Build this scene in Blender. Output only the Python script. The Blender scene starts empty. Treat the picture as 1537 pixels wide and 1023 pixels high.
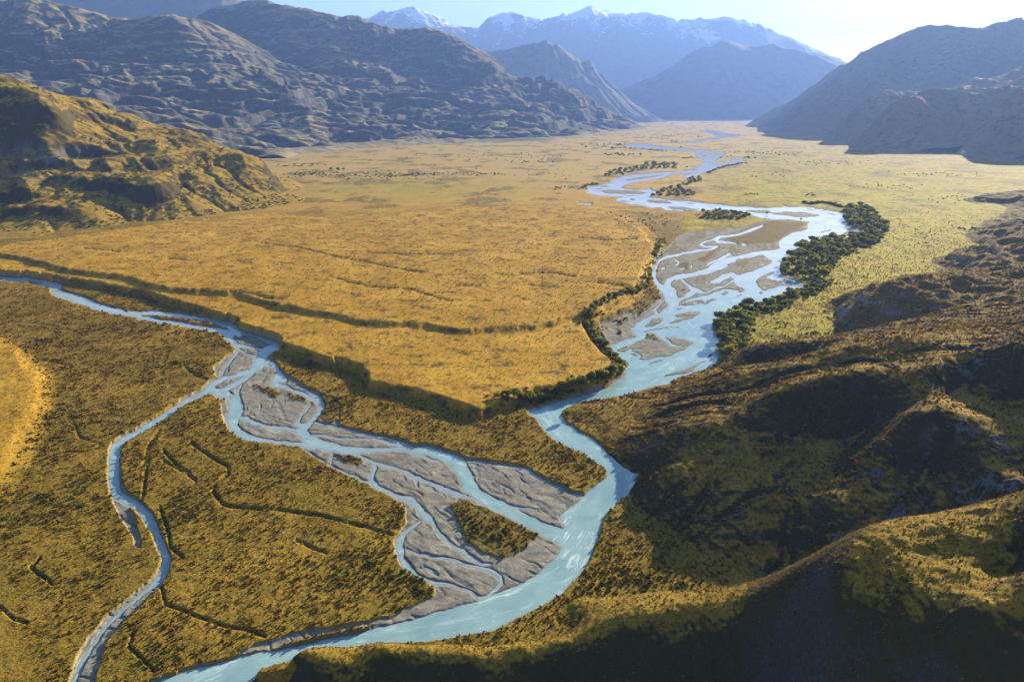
import bpy, math, random
import numpy as np
random.seed(7)
rng = np.random.default_rng(11)
scene = bpy.context.scene
COL = scene.collection

# ------------------------------------------------------------------ camera model (used to survey the photograph onto the ground)
H = 250.0; F = 1537*24/36.0; CX, CY = 768.5, 511.5
P = math.atan((CY-160.0)/F); cp, sp = math.cos(P), math.sin(P)
def unproj(px, py, z=0.0):
    a = (np.asarray(px, float)-CX)/F; b = -(np.asarray(py, float)-CY)/F
    t = (z-H)/(-sp+b*cp)
    return a*t, t*(cp+b*sp)
def zat(px, py, Y):
    b = -(np.asarray(py, float)-CY)/F
    t = np.asarray(Y, float)/(cp+b*sp)
    return (np.asarray(px, float)-CX)/F*t, H+t*(-sp+b*cp)
def proj(X, Y, Z):
    d = Y*cp-(Z-H)*sp; u = Y*sp+(Z-H)*cp
    return CX+F*X/d, CY-F*u/d

# ------------------------------------------------------------------ noise
_pr = np.random.default_rng(5)
_perm = _pr.permutation(256); _perm = np.concatenate([_perm, _perm]).astype(np.int32)
_ga = _pr.random(256)*2*np.pi
_gx, _gy = np.cos(_ga), np.sin(_ga)
def perlin(x, y):
    xi = np.floor(x).astype(np.int64); yi = np.floor(y).astype(np.int64)
    xf = x-xi; yf = y-yi
    xi &= 255; yi &= 255
    u = xf*xf*xf*(xf*(xf*6-15)+10); v = yf*yf*yf*(yf*(yf*6-15)+10)
    def g(ix, iy, fx, fy):
        h = _perm[_perm[ix & 255]+(iy & 255)]
        return _gx[h]*fx+_gy[h]*fy
    n00 = g(xi, yi, xf, yf); n10 = g(xi+1, yi, xf-1, yf)
    n01 = g(xi, yi+1, xf, yf-1); n11 = g(xi+1, yi+1, xf-1, yf-1)
    return 1.5*((n00*(1-u)+n10*u)*(1-v)+(n01*(1-u)+n11*u)*v)
def fbm(x, y, o=4, g=.5):
    s = 0; a = 1.0
    for i in range(o):
        s = s+a*perlin(x+17.3*i, y-9.1*i); x = x*2.03; y = y*2.03; a *= g
    return s
def ridged(x, y, o=5, g=.5):
    s = 0; a = 1.0; w = 1.0
    for i in range(o):
        n = 1-np.abs(perlin(x+31.7*i, y+11.9*i)); n = n*n
        s = s+a*n*w; w = np.clip(n*1.4, 0, 1)
        x = x*2.07; y = y*2.07; a *= g
    return s
def sstep(a, b, x):
    t = np.clip((x-a)/(b-a), 0, 1); return t*t*(3-2*t)

# ------------------------------------------------------------------ survey frames: offset and scale of the enlargements the outlines were read from
Q = dict(C1=(0,340,2.923), C2=(500,340,2.923), C3=(1017,340,2.923), C4=(300,480,3.79), C5=(580,680,4.447), C6=(870,180,3.196),
         C7=(0,673,2.923), C8=(500,673,2.923), C9=(1017,673,2.923), Z1=(870,180,5.912), Z2=(1080,270,5.912), Z3=(960,330,5.912),
         Z4=(870,430,5.912), Z5=(760,580,5.912), Z6=(300,480,7.685), Z7=(440,580,5.912), Z8=(580,730,5.113), FF=(0,0,1.0))
def conv(q, pts, z=0.0):
    x0, y0, s = Q[q]; out = []
    for p in pts:
        x, y = x0+p[0]/s, y0+p[1]/s
        if z:
            X, Y = unproj(x, y, z); x, y = proj(X, Y, 0.0)
        out.append((x, y) if len(p) == 2 else (x, y, p[2]/s))
    return np.array(out, float)

WPOLY = [
('Z1',[(290,530),(370,520),(420,545),(370,570),(365,600),(400,615),(560,625),(620,608),(640,630),(690,640),(640,665),(620,690),(720,700),(800,715),(1000,725),(1100,740),(1250,755),(1400,770),(1537,775),(1537,825),(1400,810),(1250,790),(1060,805),(900,808),(780,800),(720,775),(640,775),(520,755),(420,735),(310,715),(370,690),(400,685),(270,675),(170,670),(70,650),(65,590),(150,580),(210,590),(195,572),(260,565),(300,545)]),
('Z2',[(0,232),(100,240),(250,250),(420,252),(560,248),(570,232),(640,245),(760,240),(860,255),(900,258),(980,280),(1060,290),(1110,292),(1125,310),(1100,340),(1130,370),(1135,400),(1200,435),(1300,475),(1290,490),(1200,500),(1060,520),(980,530),(900,540),(760,560),(680,610),(600,680),(540,740),(530,800),(545,850),(640,890),(720,910),(765,945),(740,965),(690,985),(620,1000),(490,1050),(350,1090),(200,1140),(80,1170),(-60,1240),(-60,1340),(-550,1340),(-709,1285),(-629,1255),(-559,1225),(-489,1205),(-409,1175),(-374,1120),(-359,1090),(-309,1070),(-209,1045),(-69,995),(51,945),(121,910),(131,885),(161,850),(251,820),(371,780),(441,755),(476,727),(431,700),(391,675),(381,640),(441,625),(548,605),(530,580),(530,545),(580,510),(660,470),(770,445),(790,430),(780,400),(800,368),(720,360),(640,350),(450,345),(300,320),(260,295),(130,275),(0,262)]),
('Z4',[(532,339),(600,300),(700,290),(1190,280),(1172,360),(1180,390),(1270,430),(1250,500),(1230,570),(1240,660),(1150,720),(1060,760),(1000,765),(900,815),(860,845),(760,870),(650,890),(540,930),(480,955),(300,990),(200,1023),(100,1060),(0,1070),(-200,1130),(-360,1100),(-200,1030),(0,975),(150,935),(270,885),(350,820),(405,770),(410,710),(370,650),(330,600),(290,565),(265,545),(290,520),(370,480),(430,465),(510,445),(470,400),(450,370)]),
('Z5',[(930,0),(800,50),(650,88),(500,130),(380,160),(280,185),(170,208),(250,275),(300,350),(380,430),(450,490),(560,550),(640,575),(740,640),(830,690),(885,750),(890,800),(690,960),(640,1030),(600,1090),(800,1140),(950,1080),(980,1015),(1060,970),(1145,930),(1110,900),(1095,840),(1150,800),(1210,770),(1090,700),(1060,650),(930,580),(850,520),(740,450),(640,400),(530,330),(480,245),(520,215),(560,180),(700,150),(860,125),(1000,90),(1180,40),(1300,0)]),
('C8',[(1200,125),(1105,210),(990,295),(1015,350),(990,380),(1005,420),(995,460),(900,545),(840,585),(740,625),(650,665),(500,705),(350,750),(200,785),(100,815),(0,832),(-60,842),(-210,880),(-360,898),(-510,945),(-630,968),(-760,1018),(-1100,1130),(-1460,1270),(-1460,1500),(-900,1500),(-650,1240),(-400,1050),(-310,965),(-60,905),(0,890),(150,868),(230,855),(430,850),(560,828),(700,805),(820,740),(900,700),(1000,640),(1080,560),(1120,500),(1165,380),(1190,300),(1240,235),(1325,190),(1345,150),(1260,110)]),
('Z6',[(270,25),(340,40),(420,90),(470,130),(540,160),(640,180),(740,200),(830,240),(900,270),(935,310),(925,335),(870,345),(840,320),(830,290),(780,265),(720,240),(640,205),(560,185),(500,185),(450,195),(420,180),(360,165),(340,150),(360,130),(300,80)]),
('Z6',[(790,445),(840,475),(890,530),(920,580),(980,640),(1005,700),(960,720),(900,720),(950,740),(1000,760),(880,755),(840,730),(830,690),(870,640),(885,590),(860,555),(780,550),(740,540),(760,480)]),
('Z3',[(610,545),(690,500),(800,470),(830,475),(860,495),(800,510),(750,530),(700,560),(660,565)]),
]
WLINE = [
('Z1',[(1120,97,14),(1170,108,22),(1220,122,26),(1300,132,28),(1410,135,14)]),
('Z1',[(1400,140,10),(1310,145,14),(1220,160,12),(1120,178,12),(1020,190,12),(930,198,8)]),
('Z1',[(405,225,8),(480,230,28),(570,235,40),(680,248,24),(800,258,18),(900,262,24),(980,268,14),(1050,285,24),(1100,300,22),(1160,310,20),(1210,320,40)]),
('Z1',[(1060,268,8),(1160,285,10),(1230,295,14),(1280,303,16),(1240,318,20),(1210,325,30)]),
('Z1',[(1050,290,20),(1040,315,22),(1090,335,20),(1160,345,40)]),
('Z1',[(1210,325,40),(1180,350,50),(1120,360,60),(1140,385,80),(1180,405,70),(1130,435,50),(1080,450,24)]),
('Z1',[(1180,385,20),(1240,390,24),(1320,380,16),(1400,372,18),(1450,360,20),(1420,345,14),(1340,338,10)]),
('Z1',[(1200,410,20),(1260,412,12)]),
('Z1',[(990,410,10),(1080,415,20),(1130,430,30),(1040,432,10)]),
('Z1',[(1100,450,20),(960,460,24),(850,470,18),(740,478,22),(620,487,24),(500,500,28),(400,515,30),(330,535,34),(290,575,50)]),
('Z1',[(1090,470,8),(1000,490,26),(930,502,14)]),
('Z1',[(780,488,14),(720,508,20),(600,525,20),(500,540,22),(420,555,30),(350,575,50)]),
('Z1',[(0,738,8),(50,748,8),(110,752,6)]),
('Z3',[(1090,50,14),(1040,75,16),(985,95,24),(900,122,12),(800,140,14),(720,152,18),(670,172,28),(690,190,24),(760,200,12),(850,212,8)]),
('Z3',[(670,168,12),(620,180,8),(570,200,12),(540,220,14),(580,238,10),(690,237,14),(650,255,12),(560,268,10),(500,275,20),(420,293,12),(340,310,14),(240,330,18),(180,355,26),(150,400,28),(130,450,34),(125,510,34),(160,570,36),(220,620,60),(250,680,60),(300,740,80),(280,800,80),(200,850,60),(100,900,90),(0,950,90)]),
('Z3',[(310,345,8),(350,370,12),(340,390,14),(310,400,8)]),
('Z3',[(200,437,18),(218,430,14)]),('Z3',[(360,440,10),(400,430,8)]),('Z3',[(455,410,10),(465,425,8)]),('Z3',[(915,215,18),(940,220,12)]),
('Z3',[(1130,285,30),(1010,310,34),(900,335,40),(800,365,60),(720,400,80),(650,430,60),(560,465,40),(450,490,36),(350,510,44),(260,540,56),(240,590,70),(290,650,80),(310,700,70),(300,760,80)]),
('Z3',[(1100,285,12),(1000,300,20),(940,320,20)]),
('Z3',[(790,305,26),(730,340,24),(660,370,18),(610,395,12)]),
('Z3',[(370,530,8),(410,570,22),(450,600,30),(500,625,40),(560,645,30),(640,635,30),(720,600,34),(780,570,36),(830,530,44),(870,505,40)]),
('Z3',[(470,640,50),(420,680,50),(360,720,36),(330,760,40)]),
('Z3',[(215,715,8),(160,770,10),(140,800,30),(160,840,30)]),
('Z4',[(185,440,24),(215,480,20),(240,500,10)]),
('C1',[(-120,222,10),(-60,225,10),(0,228,14),(80,232,14),(140,240,20),(200,250,30),(250,265,36),(240,285,30),(290,305,30),(360,325,32),(430,352,24),(500,372,22),(560,382,20),(610,390,22)]),
('C1',[(500,378,14),(620,378,10),(740,385,14),(860,400,14),(940,415,14),(1000,430,26),(1030,450,40)]),
('C1',[(610,395,18),(680,412,14),(780,428,16),(900,445,16),(980,462,22),(1010,480,30)]),
('Z6',[(0,90,24),(100,110,24),(200,125,22),(270,140,60),(320,155,60),(310,200,50),(360,250,60),(420,300,50),(520,305,24),(600,320,20),(680,340,18),(740,352,20),(800,320,50),(850,330,50)]),
('Z6',[(430,330,36),(470,360,16),(550,400,12),(640,430,14)]),
('Z6',[(850,335,50),(760,370,110),(710,420,130),(690,480,130),(670,530,120),(600,590,70),(500,620,60),(400,650,44),(300,670,44),(200,710,60),(130,760,80),(100,800,80),(40,850,50),(-20,880,40)]),
('Z6',[(430,350,30),(420,400,30),(370,460,26),(310,530,22),(270,590,24),(245,640,24)]),
('Z6',[(600,610,50),(560,660,60),(480,710,60),(400,750,50),(320,780,50),(250,810,50),(200,830,60)]),
('Z6',[(130,800,90),(220,850,90),(330,890,70),(380,940,100),(420,1000,160)]),
('Z6',[(480,760,20),(440,800,40),(430,850,60),(440,920,60),(450,990,100)]),
('Z6',[(860,745,50),(960,770,36),(1060,810,36),(1160,845,40),(1250,885,40),(1340,920,50),(1400,960,50),(1410,1010,50)]),
('Z6',[(1120,760,8),(1200,800,20),(1280,840,30),(1350,880,36),(1380,920,40)]),
('C4',[(150,420,40),(190,460,60),(205,510,80),(190,560,70),(185,600,60),(230,650,46),(300,675,34),(380,690,24),(460,697,18),(560,710,24),(640,720,40)]),
('C4',[(215,555,20),(260,560,26),(310,590,18),(380,605,16),(460,615,20),(540,628,20),(580,640,60),(620,680,70),(700,715,56),(780,735,46),(860,748,40),(960,742,28),(1060,738,26),(1160,735,24),(1240,740,40),(1320,750,50),(1400,780,60),(1460,820,60),(1490,870,60),(1510,920,60),(1530,960,60)]),
('C4',[(660,450,20),(690,490,18),(680,530,20),(640,570,26),(610,600,40),(580,620,50)]),
('C4',[(630,480,6),(610,510,10),(570,555,12),(545,590,24),(590,605,40)]),
('Z7',[(200,330,14),(300,345,16),(420,370,16),(540,400,18),(660,430,18),(760,450,14),(880,475,10),(960,500,20),(1010,525,30),(1050,545,40)]),
('Z7',[(180,430,16),(300,445,10),(450,460,10),(580,465,8),(710,462,10),(780,480,18),(880,510,20),(980,530,24)]),
('Z7',[(1060,585,20),(1150,620,16),(1240,655,14),(1330,685,12)]),
('Z7',[(540,595,20),(640,640,24),(740,680,26),(850,715,22),(960,750,24),(1060,790,36),(1150,830,26),(1270,880,26),(1380,920,24),(1480,955,20),(1540,970,16)]),
('Z7',[(715,670,24),(722,730,36),(700,790,40),(690,840,50),(730,880,48),(820,930,40),(900,970,40),(990,1005,40),(1060,1050,50)]),
('Z7',[(100,560,8),(180,610,14),(270,670,14),(360,720,14),(450,765,12),(540,800,16),(620,835,18),(690,850,40)]),
('Z7',[(350,600,10),(335,650,10),(330,680,8)]),
('Z7',[(1100,840,20),(1105,890,10)]),
('Z8',[(80,75,30),(180,90,36),(250,150,46),(270,200,54),(310,240,54),(350,270,30),(380,320,30),(420,380,28),(480,430,26),(560,490,30),(640,545,34),(730,590,30),(810,600,12)]),
('Z8',[(150,480,12),(250,520,16),(350,540,20),(440,550,16),(520,570,20),(620,600,22),(720,625,26),(800,650,34),(870,690,34),(880,740,34),(840,790,30),(780,840,24),(720,860,30)]),
('Z8',[(270,260,12),(200,310,30),(130,365,40),(95,430,50),(105,500,56),(120,570,50),(170,640,44),(240,690,36),(330,730,30),(440,745,24),(540,770,18),(640,800,16),(700,850,24),(725,880,30)]),
('Z8',[(290,620,8),(340,650,24),(390,680,8)]),
('Z8',[(400,10,16),(480,50,18),(560,75,20),(680,95,14)]),
('C5',[(400,20,60),(480,70,86),(520,130,86),(545,190,86),(580,240,80),(640,300,80),(740,350,80),(830,395,80),(930,450,80),(1050,510,84),(1150,550,110),(1210,570,140)]),
('C5',[(540,50,6),(700,70,8),(850,90,12),(940,115,18),(990,150,18),(1060,185,12),(1150,230,10),(1250,275,10),(1330,290,14)]),
('C5',[(820,365,12),(900,365,9),(1000,375,6)]),
('C1',[(930,715,30),(860,745,18),(760,800,22),(680,860,26),(600,905,20),(540,935,26),(510,965,40),(505,1010,48)]),
('C7',[(500,20,44),(500,80,50),(500,140,46),(510,200,44),(560,230,44),(610,255,36),(640,290,40),(670,340,40),(690,390,36),(715,440,36),(730,490,36),(720,540,40),(695,580,38),(645,620,15),(575,680,13),(480,765,15),(420,845,16),(372,925,20),(330,1005,22),(295,1080,30),(260,1180,30)]),
]
IPOLY = [
('Z1',[(175,630),(260,622),(400,622),(520,632),(610,650),(520,658),(400,655),(240,650)]),
('Z1',[(350,715),(400,712),(455,722),(400,726)]),('Z1',[(440,700),(470,696),(505,705),(470,712)]),
('Z1',[(590,715),(640,708),(760,712),(840,740),(760,742),(620,735)]),('Z1',[(775,770),(900,768),(1080,795),(1000,805),(840,800)]),
('Z1',[(920,740),(1000,735),(1055,738),(980,748)]),
('Z2',[(225,270),(440,270),(470,290),(420,300),(260,285)]),('Z2',[(440,290),(560,282),(760,285),(920,320),(780,332),(660,330),(520,308)]),
('Z2',[(910,290),(980,295),(1065,318),(1000,310)]),('Z2',[(1050,510),(1110,465),(1160,450),(1240,475),(1200,498)]),
('Z3',[(340,745),(380,710),(480,675),(600,640),(700,610),(780,580),(830,550),(870,580),(920,595),(945,620),(910,640),(870,640),(900,630),(790,625),(740,620),(690,640),(600,665),(500,690),(420,715),(350,760)]),
('Z3',[(360,750),(430,725),(500,710),(575,715),(570,735),(500,755),(400,762)]),('Z3',[(600,705),(640,692),(690,705),(640,718),(580,745),(560,745)]),
('Z3',[(705,655),(770,635),(800,650),(750,670)]),('Z3',[(300,845),(340,825),(430,820),(540,805),(540,825),(500,845),(440,860),(340,865)]),
('Z3',[(260,920),(320,880),(400,865),(470,850),(490,860),(430,885),(340,915)]),('Z3',[(45,950),(110,880),(210,860),(215,880),(170,920),(110,945)]),
('Z3',[(190,960),(240,940),(270,968)]),
('Z3',[(1015,550),(1060,520),(1120,480),(1190,450),(1200,460),(1150,500),(1130,515),(1200,530),(1290,565),(1390,580),(1330,590),(1260,585),(1215,600),(1150,610),(1130,630),(1090,620),(1050,590)]),
('Z3',[(1055,650),(1080,625),(1105,640),(1090,660)]),
('Z3',[(720,405),(790,390),(850,365),(860,345),(1000,330),(1090,322),(1140,345),(1185,372),(1150,395),(1080,420),(960,465),(870,490),(850,480),(830,470),(760,465),(700,455),(760,430),(830,410),(760,395)]),
('Z3',[(375,530),(480,510),(600,480),(680,460),(720,480),(690,510),(630,545),(610,555),(640,565),(690,590),(650,610),(590,635),(540,625),(470,595),(420,555)]),
('Z3',[(285,545),(330,530),(370,540),(440,600),(430,625),(410,650),(400,680),(365,690),(345,655),(300,600)]),
('Z3',[(680,570),(740,540),(840,515),(830,535),(780,570),(730,590)]),
('Z4',[(325,565),(345,545),(440,520),(560,470),(590,440),(580,410),(640,410),(690,430),(720,455),(790,500),(800,525),(860,535),(950,545),(930,570),(860,580),(800,610),(700,635),(560,660),(525,655),(545,625),(520,600),(470,575),(465,545),(430,560),(400,590)]),
('Z4',[(740,445),(860,450),(1015,490),(960,540),(870,530),(820,510),(790,475)]),('Z4',[(445,590),(490,590),(525,625),(480,620)]),
('Z4',[(1120,635),(1170,595),(1200,600),(1150,635)]),
('Z4',[(730,805),(800,770),(930,730),(1040,690),(1100,655),(1130,660),(1060,690),(1000,755),(880,780)]),
('Z6',[(785,520),(805,505),(830,520),(810,538)]),
('C4',[(140,500),(160,480),(155,530)]),
]
ILINE = [
('Z1',[(410,675,8),(530,675,8)]),('Z1',[(155,610,10),(200,612,10)]),('Z1',[(200,590,12),(245,590,12)]),
('Z2',[(905,465,14),(985,440,12)]),('Z2',[(820,515,12),(930,500,12)]),('Z2',[(720,490,5),(800,470,5)]),('Z2',[(690,545,8),(740,525,6)]),('Z2',[(820,375,8),(890,385,8)]),
('Z2',[(770,255,8),(860,268,8)]),('Z2',[(900,272,8),(1000,268,8)]),
('Z3',[(860,680,10),(910,655,12)]),('Z3',[(40,990,12),(190,962,14),(245,945,10)]),('Z3',[(270,945,10),(350,955,12)]),('Z3',[(640,770,5),(690,765,5)]),('Z3',[(330,790,14),(380,780,12)]),
('Z4',[(615,685,10),(680,665,16),(740,655,10)]),('C1',[(130,243,9),(180,247,9)]),('Z6',[(390,265,12),(420,280,12)]),('Z6',[(320,880,12),(360,895,12)]),
]
GPOLY = [
('C4',[(100,60),(200,160),(215,190),(130,230),(75,280),(75,320),(100,340),(30,400),(100,430),(150,460),(110,480),(120,540),(170,620),(280,690),(440,710),(570,720),(600,740),(700,810),(830,880),(960,930),(1100,1010),(1165,1080),(1175,1146),(1130,1237),(1105,1328),(1145,1406),(1251,1483),(1341,1535),(1328,1575),(1160,1652),(1017,1730),(900,1790),(900,1850),(1000,1860),(1340,1780),(1700,1675),(1850,1620),(2060,1510),(2190,1400),(2200,1340),(2200,1260),(2170,1190),(2320,1080),(2186,1005),(2067,963),(1914,894),(1829,839),(1658,813),(1522,796),(1400,750),(1180,715),(1000,665),(820,625),(800,600),(790,490),(760,450),(700,420),(640,400),(540,345),(480,310),(440,260),(400,215),(440,165),(450,130),(380,105),(250,80),(160,40)]),
('C6',[(345,690),(380,650),(410,620),(480,560),(560,530),(700,520),(820,505),(900,480),(1100,490),(960,600),(960,700),(1080,800),(850,890),(700,940),(640,1020),(560,1200),(250,1200),(100,1010),(90,980),(230,930),(330,880),(390,820),(360,760)]),
('C7',[(480,30),(470,160),(510,270),(560,350),(600,440),(625,445),(610,360),(570,260),(620,240),(545,190),(530,120),(525,20)]),
('C7',[(720,560),(640,600),(540,680),(450,760),(380,850),(320,960),(290,1080),(400,1080),(440,960),(470,860),(540,770),(620,690),(700,610)]),
('C8',[(380,730),(200,770),(60,800),(-160,850),(-300,890),(-420,900),(-300,850),(-100,800),(100,775),(280,735)]),
('Z4',[(730,805),(800,770),(930,730),(1040,690),(1100,655),(1200,640),(1260,650),(1150,730),(1000,770),(880,840),(700,850)]),
]
VPOLY = [   # scrub that has taken hold on the gravel
('C5',[(430,350),(490,310),(600,340),(700,370),(850,440),(1050,530),(960,610),(870,680),(760,700),(640,670),(540,600),(510,540),(470,430)]),
('Z6',[(620,760),(700,770),(850,800),(940,840),(880,890),(760,850)]),('Z6',[(1030,830),(1240,900),(1200,960),(1050,920)]),
('Z7',[(230,70),(320,90),(400,170),(405,320),(300,335),(240,300),(170,310),(280,200),(260,120)]),
('Z7',[(370,600),(520,605),(650,660),(580,715),(470,685)]),
('C6',[(690,560),(820,510),(900,485),(1090,490),(1040,535),(960,580),(860,598),(760,600)]),
('Z3',[(330,400),(400,370),(450,380),(450,440),(400,440)]),('Z3',[(850,400),(980,410),(900,425)]),('Z3',[(500,360),(620,280),(720,250),(640,320),(580,380)]),
('Z3',[(100,600),(160,640),(170,700),(60,790),(0,850),(-60,760)]),
]
ZB, ZA = 9.5, 14.5
PB = [('C1',[(-500,170),(-150,192),(150,205),(330,225),(495,250),(560,262),(680,285),(760,312),(860,345),(950,365),(1010,385),(1012,408),(1060,435),(1180,470),(1240,500),(1300,520),(1462,577)]),
      ('C2',[(0,565),(60,580),(120,605),(158,640),(165,665),(250,685),(350,700),(450,730),(560,765),(640,790),(700,772),(800,730),(900,695),(1050,690),(1180,660),(1230,630),(1230,600),(1190,560),(1140,510),(1100,460),(1090,420),(1180,390),(1290,340),(1350,280),(1375,210),(1405,130),(1450,70)]),
      ('C6',[(400,590),(370,560),(330,520),(290,490),(210,450),(180,425),(0,408),(-300,395),(-700,420),(-1200,470)]),('FF',[(400,318),(200,340),(0,368),(-200,385)])]
PA = [('C1',[(-500,60),(-150,92),(0,110),(100,128),(180,148),(300,182),(440,198),(560,210),(640,240),(760,262),(1020,278),(1190,325),(1300,350),(1462,372)]),
      ('C2',[(60,385),(130,400),(230,405),(400,415),(500,435),(600,438),(720,428),(830,426),(960,408),(1010,390),(1100,370),(1170,360),(1240,320),(1310,270),(1340,200),(1370,130),(1400,80)]),
      ('C6',[(330,585),(310,540),(250,500),(200,470),(150,445),(0,425),(-300,410),(-700,430),(-1200,475)]),('FF',[(400,320),(200,342),(0,370),(-200,388)])]
KN = [('FF',[(-400,480),(-80,503),(0,513),(30,520),(42,545),(63,560),(60,600),(45,640),(15,690),(-10,722),(-80,745),(-400,760)])]
GULLY = [
('C7',[(660,-20,5),(655,20,5),(640,120,6),(632,200,6),(622,240,6)],1.6),('C7',[(715,10,5),(780,80,8),(830,115,6)],1.6),('C7',[(820,120,5),(860,150,6)],1.2),
('C7',[(840,-20,4),(880,10,5),(930,50,6),(1000,90,6),(1005,120,5),(945,160,6),(938,200,7),(980,255,8),(1060,268,6),(1200,275,6),(1400,300,7),(1520,335,8),(1600,350,7),(1720,385,5)],1.9),
('C7',[(700,590,5),(718,650,6),(725,690,7),(850,740,8),(1000,790,8),(1080,800,10),(1160,830,8)],1.8),('C7',[(585,820,6),(570,880,7),(610,920,9),(680,985,8)],1.8),
('C7',[(175,490,5),(135,530,8),(180,565,9),(225,595,8)],1.8),('C7',[(-40,285,4),(0,275,4),(150,240,4),(300,200,4),(420,150,3)],1.0),('C7',[(0,700,6),(60,755,8),(120,775,6)],1.4),('C7',[(1300,410,6),(1430,465,8)],1.5),
('C7',[(700,260,8),(740,370,8),(750,440,9),(800,485,7)],1.6),
('C1',[(150,588,5),(230,598,5),(310,612,4)],1.2),('C1',[(815,625,6),(870,660,7),(905,675,5)],1.6),('C1',[(320,860,5),(350,930,5),(450,965,5)],1.2),('C1',[(0,420,3),(160,425,4),(250,445,3)],1.0),('C1',[(700,900,6),(650,980,6),(630,1060,5)],1.3),('C1',[(720,1030,5),(830,1100,5)],1.3),
('C1',[(370,104,5),(480,110,5),(520,118,4)],1.4),('C1',[(740,148,6),(810,152,6)],1.4),('C1',[(1010,292,6),(1100,305,10),(1190,325,8)],2.2),('C1',[(440,320,4),(560,332,5),(760,352,4)],1.3),('C1',[(1150,82,4),(1300,98,4),(1520,150,4)],1.4),
('C2',[(0,140,4),(130,158,5),(220,180,5),(380,212,4)],1.6),('C2',[(20,238,4),(150,272,5),(330,282,5),(420,310,4),(520,340,3)],1.6),('C2',[(150,122,5),(330,128,6),(520,132,4)],1.4),('C2',[(540,268,8),(640,270,8)],1.6),
('C2',[(1080,55,4),(1200,68,5),(1330,62,4)],1.5),('C2',[(820,215,6),(960,212,5),(1060,230,5)],1.5),('C2',[(1160,255,8),(1260,262,9),(1330,290,6)],2.2),('C2',[(860,265,5),(980,275,5)],1.4),('C2',[(400,840,4),(520,860,4),(660,890,4)],.8),
('Z8',[(90,0,10),(160,30,12),(230,90,14),(290,160,12)],.9),('Z8',[(520,400,12),(560,450,16),(640,530,14),(720,585,12)],1.0),('Z8',[(140,600,10),(230,650,10)],.6),('Z8',[(390,600,10),(470,670,10),(560,720,12),(660,780,12)],.8),('Z8',[(390,765,10),(440,830,10)],.6),
('C5',[(590,80,10),(620,190,14),(700,260,12),(820,295,10)],.9),('C5',[(800,360,9),(950,380,9),(1120,410,9)],.8),('C5',[(330,140,12),(440,160,14)],.8),('C4',[(290,360,12),(300,400,10)],.8),('C4',[(370,410,8),(440,470,10),(480,550,10)],.8),('C4',[(260,600,8),(360,650,10),(480,670,8)],.6),
('Z7',[(540,600,8),(700,640,8),(880,690,12),(960,735,10)],.7),('Z7',[(960,905,10),(1040,960,14),(1110,1020,12)],.9),('Z7',[(1260,770,16),(1330,800,14)],.8),('Z7',[(360,610,10),(440,670,12),(560,710,12)],.8),
]
def polyc(lst, z=0.0):
    return np.concatenate([conv(q, p, z) for q, p in lst])
W_POLY = [conv(q, p) for q, p in WPOLY]; W_LINE = [conv(q, p) for q, p in WLINE]
I_POLY = [conv(q, p) for q, p in IPOLY]; I_LINE = [conv(q, p) for q, p in ILINE]
G_POLY = [conv(q, p) for q, p in GPOLY]; V_POLY = [conv(q, p) for q, p in VPOLY]
B_POLY = polyc(PB, ZB); A_POLY = polyc(PA, ZA); K_POLY = polyc(KN, 7.0)
GUL = [(conv(q, p, 9.5 if (q in ('C1', 'C2') and p[0][1] < 350 and q+str(p[0][1]) != 'C1420') else 0.0), d) for q, p, d in GULLY]

def seg_dist(x, y, a, b):
    dx, dy = b[0]-a[0], b[1]-a[1]
    t = np.clip(((x-a[0])*dx+(y-a[1])*dy)/(dx*dx+dy*dy+1e-12), 0, 1)
    return np.hypot(x-a[0]-t*dx, y-a[1]-t*dy), t
def sd_poly(x, y, poly, m):
    """signed distance (+ inside) clipped to +-m, over flat arrays"""
    out = np.full(x.shape, -m)
    i = np.nonzero((x > poly[:,0].min()-m) & (x < poly[:,0].max()+m) & (y > poly[:,1].min()-m) & (y < poly[:,1].max()+m))[0]
    if len(i) == 0: return out
    xs, ys = x[i], y[i]; ins = np.zeros(len(i), bool); d = np.full(len(i), m)
    n = len(poly)
    for k in range(n):
        a, b = poly[k], poly[(k+1) % n]
        c = (a[1] > ys) != (b[1] > ys)
        if c.any():
            ins ^= c & (xs < (b[0]-a[0])*(ys-a[1])/((b[1]-a[1]) if b[1] != a[1] else 1e-9)+a[0])
        j = np.nonzero((xs > min(a[0],b[0])-m) & (xs < max(a[0],b[0])+m) & (ys > min(a[1],b[1])-m) & (ys < max(a[1],b[1])+m))[0]
        if len(j):
            dd, _ = seg_dist(xs[j], ys[j], a, b); d[j] = np.minimum(d[j], dd)
    out[i] = np.where(ins, d, -d)
    return out
def sd_line(x, y, ln, m):
    out = np.full(x.shape, -m)
    for k in range(len(ln)-1):
        a, b = ln[k], ln[k+1]; r = max(a[2], b[2])/2+m
        j = np.nonzero((x > min(a[0],b[0])-r) & (x < max(a[0],b[0])+r) & (y > min(a[1],b[1])-r) & (y < max(a[1],b[1])+r))[0]
        if len(j):
            d, t = seg_dist(x[j], y[j], a, b)
            out[j] = np.maximum(out[j], (a[2]+(b[2]-a[2])*t)/2-d)
    return out

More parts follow.
